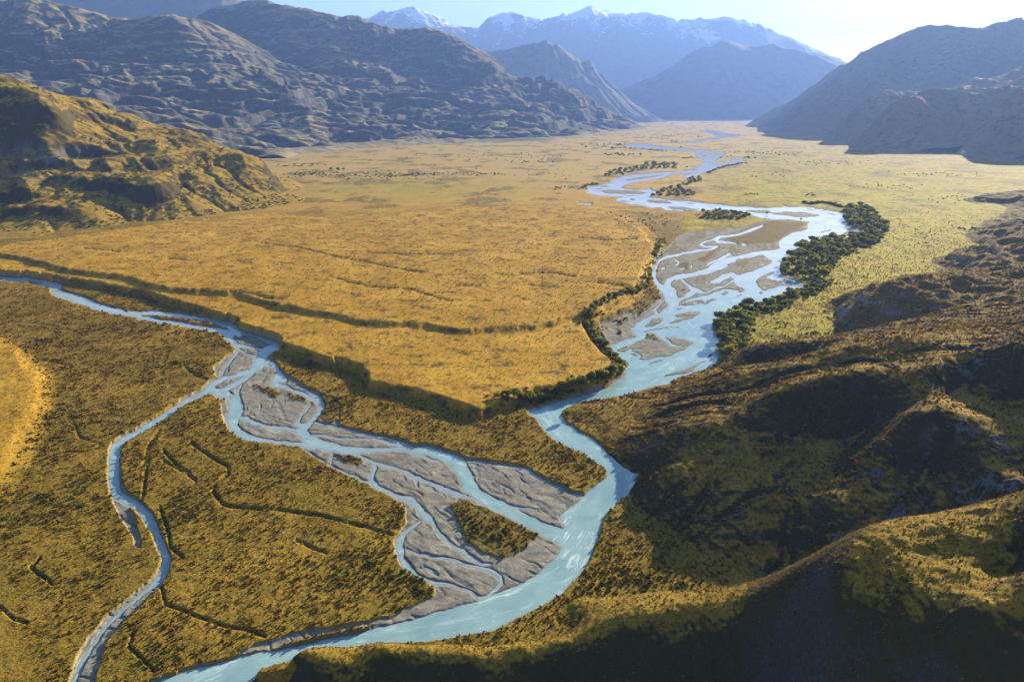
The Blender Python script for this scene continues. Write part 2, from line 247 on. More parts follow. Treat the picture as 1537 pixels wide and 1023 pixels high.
EXCL = []       # (function, depth): where a hill stands the valley floor dives under it
def floor_fields(x, y):
    """all valley-floor fields at plane positions x,y (survey pixels of the plane z=0; flat arrays)"""
    X, Y = unproj(x, y, 0.0)
    k = np.clip((y-175)/260.0, .12, 1.0)
    wx = x+2.0*fbm(x/17, y/(17*k), 3)*k**.4; wy = y+1.7*k*fbm(x/17+50, y/(17*k)+9, 3)
    w = np.full(x.shape, -12.0)
    for p in W_POLY: w = np.maximum(w, sd_poly(wx, wy, p, 12.0))
    big = np.maximum(w, -12.0)
    for p in W_LINE: w = np.maximum(w, sd_line(wx, wy, p, 12.0))
    isl = np.full(x.shape, -8.0)
    for p in I_POLY: isl = np.maximum(isl, sd_poly(wx, wy, p, 8.0))
    for p in I_LINE: isl = np.maximum(isl, sd_line(wx, wy, p, 8.0))
    w = np.minimum(w, -isl)
    gx = x+3.0*fbm(x/25+7, y/(25*k), 4)*k**.4; gy = y+2.6*k*fbm(x/25, y/(25*k)+70, 4)
    g = isl.copy()
    for p in G_POLY: g = np.maximum(g, sd_poly(gx, gy, p, 14.0))
    v = np.full(x.shape, -10.0)
    for p in V_POLY: v = np.maximum(v, sd_poly(gx, gy, p, 10.0))
    gravel = sstep(-1.0, 1.2, g)
    gravel = np.maximum(gravel, sstep(-2.6, -.8, w)*(fbm(x/30+3, y/(30*k), 3) > -.25)*.9)
    patch = sstep(.25, .6, fbm(x/20+91, y/(20*k)+13, 4)+.32*sstep(0, 7, -w)*(g < 12))
    veg = np.maximum(sstep(-2.0, 2.0, v)*sstep(-.7, -.15, fbm(X/6, Y/6, 3)+.25*np.clip(v, -2, 4)), patch*.55*(x > 850)*(y < 520))
    veg = veg*gravel*sstep(.8, 2.5, -w)
    tx = x+2.6*fbm(x/22+31, y/(22*k), 4)*k**.4; ty = y+1.8*k*fbm(x/22+4, y/(22*k)+22, 4)
    sB = sd_poly(tx, ty, B_POLY, 34.0); sA = sd_poly(tx, ty, A_POLY, 34.0); sK = sd_poly(tx, ty, K_POLY, 60.0)
    # world metres per survey pixel, down the picture and across
    mx = np.hypot(np.hypot(X, Y), H)/F
    stB = sstep(-5.0, .6, sB*mx); stA = sstep(-5.5, .6, sA*mx); stK = sstep(-17.0, 13.0, sK*mx)
    z = 1.7+.55*fbm(X/40, Y/40, 3)+.22*fbm(X/7, Y/7, 2)
    z = z+stB*(ZB-2.0)+stA*(ZA-ZB)*.95+stK*7+.9*(stB+stA)*fbm(X/120, Y/120, 4)*.6
    far = sstep(300, 215, y)
    z = z*(1-.3*far)
    zg = .38+.26*fbm(X/14, Y/9, 4)+.16*ridged(X/22+5, Y/12, 3)
    lg = np.maximum(gravel*(1-.6*veg), 0)
    z = z*(1-lg)+zg*lg
    gul = np.zeros_like(z)
    for ln, d in GUL:
        s = sd_line(tx*.5+x*.5, ty*.5+y*.5, ln, 5.0)
        gul = np.maximum(gul, d*sstep(-3.2, 1.0, s))
    gul = gul*sstep(-.75, .25, fbm(X/24+4, Y/24, 3)+.35)
    z = z-gul*(.78-.4*lg)
    shore = sstep(.0, 2.6, -w)
    zl = np.maximum(z, .12)*shore+.02
    bed = -np.clip(w*.35, .05, 1.6)
    z = np.where(w > 0, bed, np.where(-w < 2.6, zl, z))
    gold = np.maximum(stB, sstep(345, 300, y)*(x < 1150))
    return dict(X=X, Y=Y, z=z, w=w, big=big, gravel=gravel, veg=veg, gold=gold, stA=stA, stB=stB, stK=stK, gul=gul, mx=mx, sB=sB)
# ------------------------------------------------------------------ hills: thin-plate surfaces through surveyed points, roughened
class Hill:
    """pts: list of (px,py,Y) seen points, ('g',px,py) points on the plain, (a,Y,z) given with 'w'"""
    def __init__(s, pts, smooth=1e-4, ls=1.0):
        A, L, Z = [], [], []
        for p in pts:
            if p[0] == 'g':
                X, Y = unproj(p[1], p[2], 0.0); z = p[3] if len(p) > 3 else 0.0
            elif p[0] == 'w':
                X, Y, z = p[1]*p[2], p[2], p[3]
            else:
                X, z = zat(p[0], p[1], p[2]); Y = p[2]
            A.append(X/Y); L.append(math.log(Y)*ls); Z.append(z)
        s.ls = ls; s.A = np.array(A, float); s.L = np.array(L, float); Z = np.array(Z, float)
        n = len(Z); K = s._k(s.A[:,None]-s.A[None], s.L[:,None]-s.L[None])+smooth*np.eye(n)
        Pm = np.stack([np.ones(n), s.A, s.L], 1)
        M = np.block([[K, Pm], [Pm.T, np.zeros((3,3))]])
        s.c = np.linalg.solve(M, np.concatenate([Z, np.zeros(3)]))
        s.noise = None
    @staticmethod
    def _k(da, dl):
        r2 = da*da+dl*dl
        return .5*r2*np.log(r2+1e-12)
    def base(s, X, Y):
        a = X/Y; l = np.log(Y)*s.ls
        z = s.c[-3]+s.c[-2]*a+s.c[-1]*l
        for k in range(len(s.A)): z = z+s.c[k]*s._k(a-s.A[k], l-s.L[k])
        return z
    def z(s, X, Y):
        z = s.base(X, Y)
        return s.noise(X, Y, z) if s.noise else z
def skyline(pts, back=1.13, drop=.55):
    """crest points plus hidden points that let the far side fall away"""
    out = []
    for x, y, Y in pts:
        X, z = zat(x, y, Y); out.append((x, y, Y)); out.append(('w', X/Y, Y*back, z*drop))
    return out
def foot(pts, front=.93, z=-25.0):
    out = []
    for x, y in pts:
        X, Y = unproj(x, y, 0.0); out.append(('g', x, y)); out.append(('w', X/Y, Y*front, z))
    return out

# --- the tussock hillside on the right bank
near_pts = [('g',838,612,-2),('g',852,628,1),('g',905,668,1),('g',962,714,1),('g',947,738,1),('g',985,788,1),('g',1050,832,1),('g',1120,866,2),('g',1200,885,5),('g',1290,872,11),('g',1420,850,22),('g',1537,840,30),
 ('g',800,650,-14),('g',860,690,-14),('g',905,730,-14),('g',900,775,-12),('g',960,830,-12),('g',1050,890,-10),('g',1180,945,-10),
 ('g',880,604,1),('g',955,590,1),('g',1010,580,1),('g',860,590,-12),('g',940,566,-14),
 (1017,568,612),(1100,552,560),(1180,541,535),(1260,526,525),(1300,510,530),(1380,503,530),(1537,490,530),(1150,566,515),(1180,559,508),(1250,549,506),(1350,541,498),
 (1123,614,455),(1154,590,460),(1188,573,465),(1236,564,470),(1290,559,470),(1400,545,465),(1537,520,460),(1236,562,488),(1154,588,485),
 (1050,640,450),('g',960,640,7),('g',900,640,3),(1050,680,420),(1000,700,412),(960,685,445),(1100,700,400),(1150,750,366),(1250,760,350),(1200,700,398),(1250,700,394),(1300,640,432),(1200,640,438),(1400,770,337),(1537,730,338),(1400,680,385),(1537,690,362),(1300,800,331),(1200,810,339),(1150,800,345),
 (1352,631,402),(1393,627,397),(1445,634,391),(1496,643,386),(1537,650,380),(1445,605,430),(1537,610,430),(1445,578,455),
 (1130,527,652),(1200,516,655),(1290,507,655),(1380,491,655),(1537,464,665),(1130,548,641),(1200,540,640),(1060,549,660),
 ('w',.36,720,-8),('w',.45,730,-3),('w',.55,730,16),('w',.7,740,40),('w',.3,700,-12),
 ('w',.95,600,110),('w',1.3,600,150),('w',.95,400,85),('w',1.3,420,120),('w',.95,320,50),('w',1.2,300,60)]
hill_near = Hill(near_pts, 2e-4)
# --- rocky knolls farther along the right edge
knoll_pts = [('g',1246,485,2),('g',1180,500,-6),('g',1300,425,-6),('g',1375,405,0),('g',1408,404,2),('g',1350,380,-8),('g',1440,330,-6),('g',1455,307,-2),
 (1275,462,796),(1301,446,800),(1325,432,805),(1376,424,810),(1445,420,815),(1480,422,810),(1537,415,830),
 (1260,497,752),(1340,482,740),(1420,470,722),(1310,500,722),(1480,450,722),(1537,432,762),(1350,450,775),(1430,440,770),
 (1400,413,950),(1460,412,905),(1537,398,930),(1425,390,1112),(1440,378,1120),(1490,362,1140),(1537,351,1160),(1470,400,1010),(1537,375,1040),
 (1430,386,1250),(1480,350,1350),(1537,330,1480),(1480,310,1850),(1500,292,1920),(1537,287,1950),(1480,295,2200),
 ('w',.38,640,-10),('w',.5,650,10),('w',.62,650,25),('w',.75,650,40),('w',1.1,800,110),('w',1.1,1200,130),('w',1.1,1900,150),('w',.7,2400,-20),('w',.9,2400,30)]
hill_knoll = Hill(knoll_pts, 2e-4)
# --- the dark ridge just below the viewpoint
ridge_pts = [(350,1006,253),(450,983,257),(500,981,257),(577,971,259),(640,976,258),(700,982,257),(790,977,258),(842,965,260),(893,960,261),(941,942,262),(979,938,262),(1017,933,262),(1068,926,259),(1110,920,257),(1154,906,250),(1205,893,238),(1239,869,226),(1291,857,220),(1325,847,218),(1410,841,215),(1462,833,213),(1537,827,212),
 ('g',850,915,2),('g',930,900,3),('g',1030,890,3),('g',450,965,-6),('g',600,930,-9),('g',740,900,-10),('g',850,860,-8),('g',1000,855,-5),('g',1120,875,0),('g',1200,880,6),('g',1290,868,12),('g',1420,850,22),('g',1537,840,30),
 (1250,922,208),(1350,926,194),(1450,926,182),(1537,922,177),(1350,890,203),(1450,884,194),('w',.60,198,56),('w',.60,188,42),('w',.72,184,70),('w',.74,174,55),('w',.83,172,79),('w',.86,162,63),('w',.93,166,87),('w',.95,156,71),('w',.47,241,29),('w',.475,230,15),('w',.37,247,14),('w',.37,237,1),
 ('w',-.28,268,0),('w',-.18,268,1),('w',-.08,268,1),('w',.0,269,1),('w',.08,272,2),('w',-.28,276,-7),('w',-.18,276,-7),('w',-.08,276,-6),('w',.0,277,-5),('w',.08,281,-4),
 ('w',-.26,248,-3),('w',-.2,248,-4),('w',-.08,248,-4),('w',.0,248,-4),('w',.1,250,-3),('w',.2,250,-1),('w',-.26,238,-15),('w',-.2,238,-16),('w',-.08,238,-16),('w',.0,238,-15),('w',.1,239,-13),('w',.2,239,-10),('w',.3,240,-4),
 ('w',-.3,205,-34),('w',0,205,-34),('w',.2,205,-40),('w',.35,205,-28),('w',.47,208,-10),('w',-.3,150,-70),('w',0,150,-70),('w',.3,150,-40),('w',.6,135,40),('w',.9,135,60),('w',1.2,190,110),('w',.6,90,-10),('w',1.2,90,20),('w',0,90,-90),
 ('w',-.45,262,-12),('w',-.45,235,-30),('w',.9,215,108),('w',1.2,260,80)]
ridge_near = Hill(ridge_pts, 1e-4)

def bench(z, S, nz, mix, a=.42):
    """ice-worn benches: flat treads with steep fronts, wandering with nz"""
    t = z/S+nz; k = np.floor(t); fr = t-k
    return z*(1-mix)+mix*S*(k+sstep(a, 1.0, fr)-nz)
def n_near(X, Y, z):
    e = sstep(-2, 14, z)
    z = z+e*(1.8*(ridged(X/95+3, Y/70, 4, .42)-.95)+1.0*fbm(X/22, Y/22, 3))+.35*fbm(X/6, Y/6, 2)
    rk = sstep(.1, .5, fbm(X/30+40, Y/30+2, 3)+.55*np.exp(-((Y-335)/26.0)**2)*sstep(120, 160, X)*sstep(4, 12, z)-.35)
    return z+rk*1.9*(ridged(X/11, Y/9, 4)-.8)
def n_knoll(X, Y, z):
    e = sstep(-2, 12, z)
    z = bench(z, 15.0, .9*fbm(X/160+5, Y/160, 3), .5*e)
    return z+e*(6.5*(ridged(X/150+1, Y/130, 4)-.95)+3.0*(ridged(X/40+9, Y/40, 3)-.9))+.5*fbm(X/9, Y/9, 2)
def n_ridge(X, Y, z):
    e = sstep(250, 238, Y)*.6+.4
    return z+e*(.9*(ridged(X/38+8, Y/30, 4)-.95)+.8*fbm(X/11, Y/11, 3))+.3*fbm(X/4, Y/4, 2)
hill_near.noise = n_near; hill_knoll.noise = n_knoll; ridge_near.noise = n_ridge

# --- rocky hill on the left
left_pts = skyline([(-300,60,2350),(-100,98,2300),(0,119,2300),(68,138,2250),(137,148,2250),(195,174,2230),(284,199,2200),(342,227,2150),(393,237,2120),(408,256,2080),(424,280,2020)], 1.25, .2)+[('g',463,302),('g',430,290,-6),('g',470,285,-14),('g',450,262,-14),('g',520,300,-20)]
left_pts += foot([(450,306),(410,313),(342,320),(290,327),(205,335),(120,345),(68,358),(0,363),(-100,378),(-300,400)], .94, -18)
left_pts += [(0,158,1960),(50,158,1950),(85,170,1940),(110,200,1930),(0,225,1850),(45,225,1850),(100,226,1870),(65,214,1835),(140,246,1760),(220,264,1705),(255,300,1655),(150,190,2060),(240,202,2060),(200,232,1900),(120,260,1690),(60,280,1620),(20,300,1560),(0,330,1480),
 (180,224,1930),(250,243,1890),(330,243,1990),(400,292,1890),(330,290,1790),(280,270,1800),(345,262,1930),(170,300,1640),(130,320,1530),(300,225,2080),(255,212,2090)]
hill_left = Hill(left_pts, 2e-4)
def n_left(X, Y, z):
    e = sstep(0, 40, z)
    w1 = 40*fbm(X/220, Y/220, 2)
    r = ridged((X+w1)/330+2.3, (Y-w1)/380, 5, .40)-.9
    z = z+e*19*r
    z = bench(z, 46.0, .8*fbm(X/380+3, Y/420, 4)+.0016*X, .62*sstep(8, 34, z)*sstep(-.5, .2, fbm(X/300+8, Y/300, 2)+.1), .5)
    return z+e*(2.2*fbm(X/60, Y/60, 3)+1.2*(ridged(X/26, Y/26, 3)-.9))+.4*fbm(X/15, Y/15, 2)
hill_left.noise = n_left

# --- the long range on the left
rl = skyline([(-450,-90,6600),(-250,-60,6500),(-100,-32,6500),(0,-10,6350),(60,-5,6300),(105,0,6300),(150,14,6300),(200,22,6400),(240,28,6500),(275,33,6600),(310,20,8100),(345,15,8250),(383,4,8300),(410,12,8300),(438,17,8300),(479,22,8300),(506,26,8200),(545,27,8050),(580,35,8000),(603,38,8000),(625,29,8000),(645,33,8000),(665,38,8000),(690,50,8000),(710,65,8000),(730,85,8000),(750,105,8000),(768,113,7950),(800,118,7900),(830,128,7900),(860,142,7950),(900,160,8000),(930,176,8050)])
rl += foot([(948,196),(920,202),(880,207),(840,211),(760,213),(700,215),(620,219),(560,223),(500,229),(430,238),(300,248),(150,262),(-100,285)], .96, -60)
rl += [(60,3,6200),(154,51,6000),(240,79,5800),(342,99,5650),(424,133,5500),(513,161,5400),(600,190,5350),(690,130,7000),(740,140,6900),(700,165,6350),(790,150,7000),(850,175,7400),(600,112,6900),(520,104,6900),(430,100,6900),(380,70,7300),(450,60,7500),(560,75,7500),(640,85,7500),(330,60,7000),(620,170,5900),(560,150,6000),(480,130,6200),
 (0,65,5600),(100,70,5600),(0,100,4900),(120,130,4650),(200,150,4500),(300,182,4350),(380,212,4150),(230,110,5200),(300,140,4950),(400,175,4800),(480,200,4750),(100,110,5000),(-250,20,5600),(-250,100,4700)]
range_left = Hill(rl, 3e-4, 1.0)
def n_range(L, A, seed, lo=40.0, hi=420.0, fine=1.0):
    def f(X, Y, z):
        e = sstep(-10, hi, z)*.85+.15*sstep(-20, lo, z)
        w1 = .22*L*fbm(X/L+seed, Y/L, 3); w2 = .22*L*fbm(X/L+seed+40, Y/L+7, 3)
        r = ridged((X+w1)/L+seed, (Y+w2)/L*.9, 7, .44)-.95
        return z+e*A*r+sstep(0, lo, z)*fine*A*.05*(ridged(X/(L*.11), Y/(L*.13)+seed, 4)-.95)
    return f
_rl = n_range(1700.0, 95.0, 3.1, 60, 420, .5)
def n_rangeleft(X, Y, z):
    z = _rl(X, Y, z)
    u, v = (X*.78+Y*.63), (-X*.63+Y*.78)      # along and across the foot of the range
    wv = 120*fbm(X/900, Y/900, 3)
    b1 = bench(z, 120.0, 1.25*fbm((u+wv)/1500+3, (v-wv)/620, 4)+.00045*X, .85*sstep(15, 70, z)*sstep(860, 480, z), .56)
    b1 = bench(b1, 48.0, 1.35*fbm((u-wv)/620+13, (v+wv)/300, 4)+.0007*X, .62*sstep(10, 50, z)*sstep(760, 420, z), .50)
    r = ridged((u+wv)/420, (v-wv)/190, 4)-.9
    return b1+sstep(10, 90, z)*(14*r+6*fbm(X/110, Y/110, 3))
range_left.noise = n_rangeleft
far_left = Hill(skyline([(-500,-60,12500),(-100,-50,12200),(60,-40,12000),(200,-28,12000),(300,-8,12000),(335,3,12000),(365,14,12000),(410,22,12000),(480,45,12000),(560,80,12000)])+[('w',a/100.0,9800,0) for a in range(-110,-5,15)]+[('w',a/100.0,9300,-60) for a in range(-110,-5,15)], 3e-4)
far_left.noise = n_range(2600.0, 240.0, 8.7, 100, 700)
mid_peak = Hill(skyline([(560,95,13500),(640,88,13500),(700,88,13300),(746,79,13000),(774,74,13000),(815,67,13000),(842,74,13000),(869,96,13000),(897,116,13000),(928,138,13000),(960,160,13000),(978,172,13000)])+[('w',(x-768)/1085.0,11600,z) for x,z in ((600,0),(700,0),(800,0),(880,0),(950,-10),(1000,-30))]+[('w',(x-768)/1085.0,11100,-80) for x in (600,700,800,880,950,1000)], 3e-4)
mid_peak.noise = n_range(2300.0, 210.0, 1.9, 100, 700)
valley_head = Hill(skyline([(840,175,17000),(880,166,17000),(905,155,17000),(930,140,17000),(960,125,17000),(1000,105,17000),(1040,85,17000),(1075,70,17000),(1095,65,17000),(1110,69,17000),(1150,74,17000),(1200,75,17000),(1240,80,17000),(1268,88,17000),(1310,98,17000),(1400,110,17000),(1500,120,17000)])+[('w',(x-768)/1085.0,14800,0) for x in range(820,1520,80)]+[('w',(x-768)/1085.0,14200,-90) for x in range(820,1520,80)], 3e-4)
valley_head.noise = n_range(2600.0, 170.0, 5.5, 100, 700, .7)
snow_range = Hill(skyline([(480,45,24000),(550,30,24000),(580,25,24000),(600,18,24000),(625,12,24000),(650,17,24000),(680,28,24000),(700,39,24000),(740,28,24000),(785,20,24000),(830,28,24000),(850,26,24000),(880,17,24000),(910,20,24000),(940,16,24000),(965,18,24000),(1000,27,24000),(1030,33,24000),(1060,38,24000),(1080,31,24000),(1095,27,24000),(1120,35,24000),(1140,45,24000),(1165,55,24000),(1190,69,24000),(1215,78,24000),(1260,92,24000),(1330,120,24000)],1.12,.6)+[('w',(x-768)/1085.0,19800,250) for x in range(460,1360,90)]+[('w',(x-768)/1085.0,18600,-150) for x in range(460,1360,90)]+[('w',(x-768)/1085.0,22200,z) for x,z in ((560,1700),(700,1500),(850,1700),(1000,1600),(1150,1300))], 3e-4)
snow_range.noise = n_range(2900.0, 250.0, 2.2, 200, 1600, 1.5)
far_peak = Hill(skyline([(1080,100,27500),(1120,74,27500),(1150,60,27500),(1175,52,27500),(1200,67,27500),(1230,80,27500),(1280,105,27500)])+[('w',(x-768)/1085.0,25500,200) for x in range(1060,1320,60)], 3e-4)
far_peak.noise = n_range(2500.0, 120.0, 6.1, 200, 1200)
# --- the range and cliffs on the right
range_right = Hill(skyline([(1139,182,10100),(1150,170,9900),(1180,150,9600),(1220,122,9300),(1250,105,9100),(1275,92,9000),(1300,83,8800),(1330,72,8700),(1370,52,8600),(1400,44,8600),(1420,41,8500),(1450,40,8500),(1480,38,8500),(1515,37,8500),(1537,40,8500),(1650,20,8500),(1900,-20,8500),(2200,-30,8500)])+foot([(1141,186),(1160,195),(1200,203),(1250,208),(1300,213),(1400,218),(1537,225),(1800,230),(2200,235)],.95,-60)+[(1250,150,7800),(1300,150,7300),(1400,110,7600),(1500,110,7300),(1222,150,8300),(1180,182,8700)], 3e-4)
range_right.noise = n_range(1500.0, 150.0, 4.4, 60, 420)
def cliff(sky, ft, extra, L, A, seed):
    h = Hill(skyline(sky, 1.2, .75)+foot(ft, .96, -40)+extra, 3e-4)
    g = n_range(L, A, seed, 20, 160, 1.8)
    h.noise = g; return h
spur_a = cliff([(1250,206,6050),(1270,185,5900),(1290,160,5800),(1310,142,5750),(1335,137,5700),(1360,147,5700),(1420,141,5700),(1460,137,5700),(1500,120,5800),(1537,107,5800),(1700,60,5900),(2000,20,5900)],[(1247,208),(1283,212),(1340,216),(1420,219),(1537,224),(1700,228),(2000,230)],[(1300,182,5500),(1340,180,5450),(1450,170,5400)],640.0,60.0,7.7)
spur_b = cliff([(1281,220,4700),(1310,190,4680),(1340,160,4650),(1370,148,4620),(1400,150,4650),(1430,152,4700),(1480,136,4900),(1537,124,4950),(1700,90,5000),(2000,60,5000)],[(1279,222),(1290,225),(1340,229),(1440,232),(1537,235),(1700,240),(2000,245)],[(1320,200,4480),(1370,195,4430),(1420,195,4380)],520.0,52.0,9.3)
spur_c = cliff([(1437,230,4250),(1470,190,4180),(1500,160,4130),(1537,146,4080),(1600,130,4050),(1800,80,4050),(2100,40,4050)],[(1435,233),(1460,236),(1537,242),(1650,250),(2100,258)],[(1500,205,3950),(1537,195,3900)],480.0,48.0,2.7)

# ------------------------------------------------------------------ running water carves the slopes
def erode(h, x0, x1, y0, y1, cell, drops, seed, power=1.0, steps=46, blur=1):
    nx = int((x1-x0)/cell)+1; ny = int((y1-y0)/cell)+1
    gx, gy = np.meshgrid(x0+cell*np.arange(nx), y0+cell*np.arange(ny))
    Z0 = h.z(gx.ravel(), np.maximum(gy.ravel(), 60.0)).reshape(ny, nx)/cell
    Z = Z0.copy(); flat = Z.ravel(); r = np.random.default_rng(seed)
    ok = np.argwhere(Z0*cell > 4.0)
    nb = 56; per = drops//nb
    for b in range(nb):
        k = ok[r.integers(0, len(ok), per)]
        px = k[:,1]+r.random(per)-.5; py = k[:,0]+r.random(per)-.5
        dx = np.zeros(per); dy = np.zeros(per); v = np.ones(per); wt = np.ones(per); sd = np.zeros(per)
        for s_ in range(steps):
            px = np.clip(px, 1, nx-3); py = np.clip(py, 1, ny-3)
            ix = px.astype(int); iy = py.astype(int); fx = px-ix; fy = py-iy
            i = iy*nx+ix
            a, c, d, e = flat[i], flat[i+1], flat[i+nx], flat[i+nx+1]
            gxx = (c-a)*(1-fy)+(e-d)*fy; gyy = (d-a)*(1-fx)+(e-c)*fx
            hh = a*(1-fx)*(1-fy)+c*fx*(1-fy)+d*(1-fx)*fy+e*fx*fy
            dx = dx*.12-gxx*.88; dy = dy*.12-gyy*.88
            L = np.hypot(dx, dy)+1e-9; dx /= L; dy /= L
            qx = np.clip(px+dx, 1, nx-3); qy = np.clip(py+dy, 1, ny-3)
            jx = qx.astype(int); jy = qy.astype(int); ux = qx-jx; uy = qy-jy; j = jy*nx+jx
            h2 = flat[j]*(1-ux)*(1-uy)+flat[j+1]*ux*(1-uy)+flat[j+nx]*(1-ux)*uy+flat[j+nx+1]*ux*uy
            dh = h2-hh
            cap = np.maximum(-dh, .01)*v*wt*4.0*power
            dep = np.where(dh > 0, np.minimum(dh, sd), np.where(sd > cap, (sd-cap)*.3, 0))
            ero = np.where((dh <= 0) & (sd <= cap), np.minimum((cap-sd)*.3, -dh), 0)
            am = np.clip(dep-ero, -.035, .02); sd = sd-am
            for o, wq in ((0, (1-fx)*(1-fy)), (1, fx*(1-fy)), (nx, (1-fx)*fy), (nx+1, fx*fy)):
                np.add.at(flat, i+o, am*wq)
            v = np.sqrt(np.maximum(v*v-dh*4.0, 0)); v = np.minimum(v, 4); wt *= .985
            px, py = qx, qy
    D = np.clip(Z-Z0, -1.6, .8)*cell
    for _ in range(blur):
        Pd = np.pad(D, 1, mode='edge'); D = (4*D+2*(Pd[:-2,1:-1]+Pd[2:,1:-1]+Pd[1:-1,:-2]+Pd[1:-1,2:])+Pd[:-2,:-2]+Pd[2:,2:]+Pd[:-2,2:]+Pd[2:,:-2])/16
    old = h.noise
    def f(X, Y, z):
        zz = old(X, Y, z)
        u = np.clip((X-x0)/cell, 0, nx-2.001); v_ = np.clip((Y-y0)/cell, 0, ny-2.001)
        i = u.astype(int); j = v_.astype(int); a = u-i; b = v_-j
        d = D[j,i]*(1-a)*(1-b)+D[j,i+1]*a*(1-b)+D[j+1,i]*(1-a)*b+D[j+1,i+1]*a*b
        ins = sstep(0, 6, np.minimum.reduce([(X-x0)/cell, (x1-X)/cell, (Y-y0)/cell, (y1-Y)/cell]))
        return zz+d*ins*sstep(-1.0, 3.0, zz)
    h.noise = f
erode(range_left, -8000, 1300, 3700, 9200, 13.0, 90000, 1, 1.3)
erode(hill_left, -2100, -400, 1330, 2600, 5.0, 16000, 2, .4)
erode(hill_near, 70, 700, 290, 740, 2.2, 22000, 3, .45)
#erode(hill_knoll, 330, 1900, 650, 2300, 5.0, 40000, 4, .8)
erode(range_right, 2900, 11500, 5900, 10500, 17.0, 60000, 5, 1.8)
#erode(spur_a, 2100, 6000, 5000, 6800, 9.0, 40000, 6, 1.1)
erode(spur_b, 2000, 5500, 4050, 5700, 8.0, 40000, 7, 1.6)
erode(spur_c, 2100, 5000, 3500, 4900, 7.0, 40000, 8, 1.6)
erode(snow_range, -8500, 13500, 18800, 26500, 48.0, 60000, 9, 1.3)
#erode(valley_head, 700, 11000, 14300, 18500, 30.0, 40000, 10, .8)
erode(mid_peak, -3300, 3300, 11000, 14500, 22.0, 40000, 11, 1.2)
# ------------------------------------------------------------------ scene helpers
from mathutils import Vector
def tag(o, label, cat, group=None, kind=None):
    o['label'] = label; o['category'] = cat
    if group: o['group'] = group
    if kind: o['kind'] = kind
    return o
def np_mesh(name, verts, faces, mats=(), smooth=True, attrs=None):
    me = bpy.data.meshes.new(name)
    faces = np.asarray(faces, np.int32); n = len(faces); k = faces.shape[1]
    me.vertices.add(len(verts)); me.vertices.foreach_set('co', np.asarray(verts, np.float32).ravel())
    me.loops.add(n*k); me.loops.foreach_set('vertex_index', faces.ravel())
    me.polygons.add(n); me.polygons.foreach_set('loop_start', np.arange(n, dtype=np.int32)*k)
    me.polygons.foreach_set('use_smooth', np.full(n, smooth, bool))
    me.update(calc_edges=True)
    for an, (typ, dat) in (attrs or {}).items():
        at = me.attributes.new(an, typ, 'POINT')
        if typ == 'FLOAT_COLOR':
            d = np.ones((len(verts), 4), np.float32); d[:, :dat.shape[1]] = dat; at.data.foreach_set('color', d.ravel())
        else: at.data.foreach_set('value', np.asarray(dat, np.float32 if typ == 'FLOAT' else np.int32))
    for m in mats: me.materials.append(m)
    return me
def link(name, me, parent=None):
    o = bpy.data.objects.new(name, me); COL.objects.link(o)
    if parent: o.parent = parent
    return o
def grid_faces(nr, nc, keep=None):
    r, c = np.meshgrid(np.arange(nr-1), np.arange(nc-1), indexing='ij')
    i = (r*nc+c).ravel()
    f = np.stack([i, i+1, i+nc+1, i+nc], 1)
    if keep is not None: f = f[keep]
    return f
def compact(f, arrs, n):
    used = np.zeros(n, bool); used[f.ravel()] = True
    idx = np.cumsum(used)-1
    return idx[f], [a[used] for a in arrs]

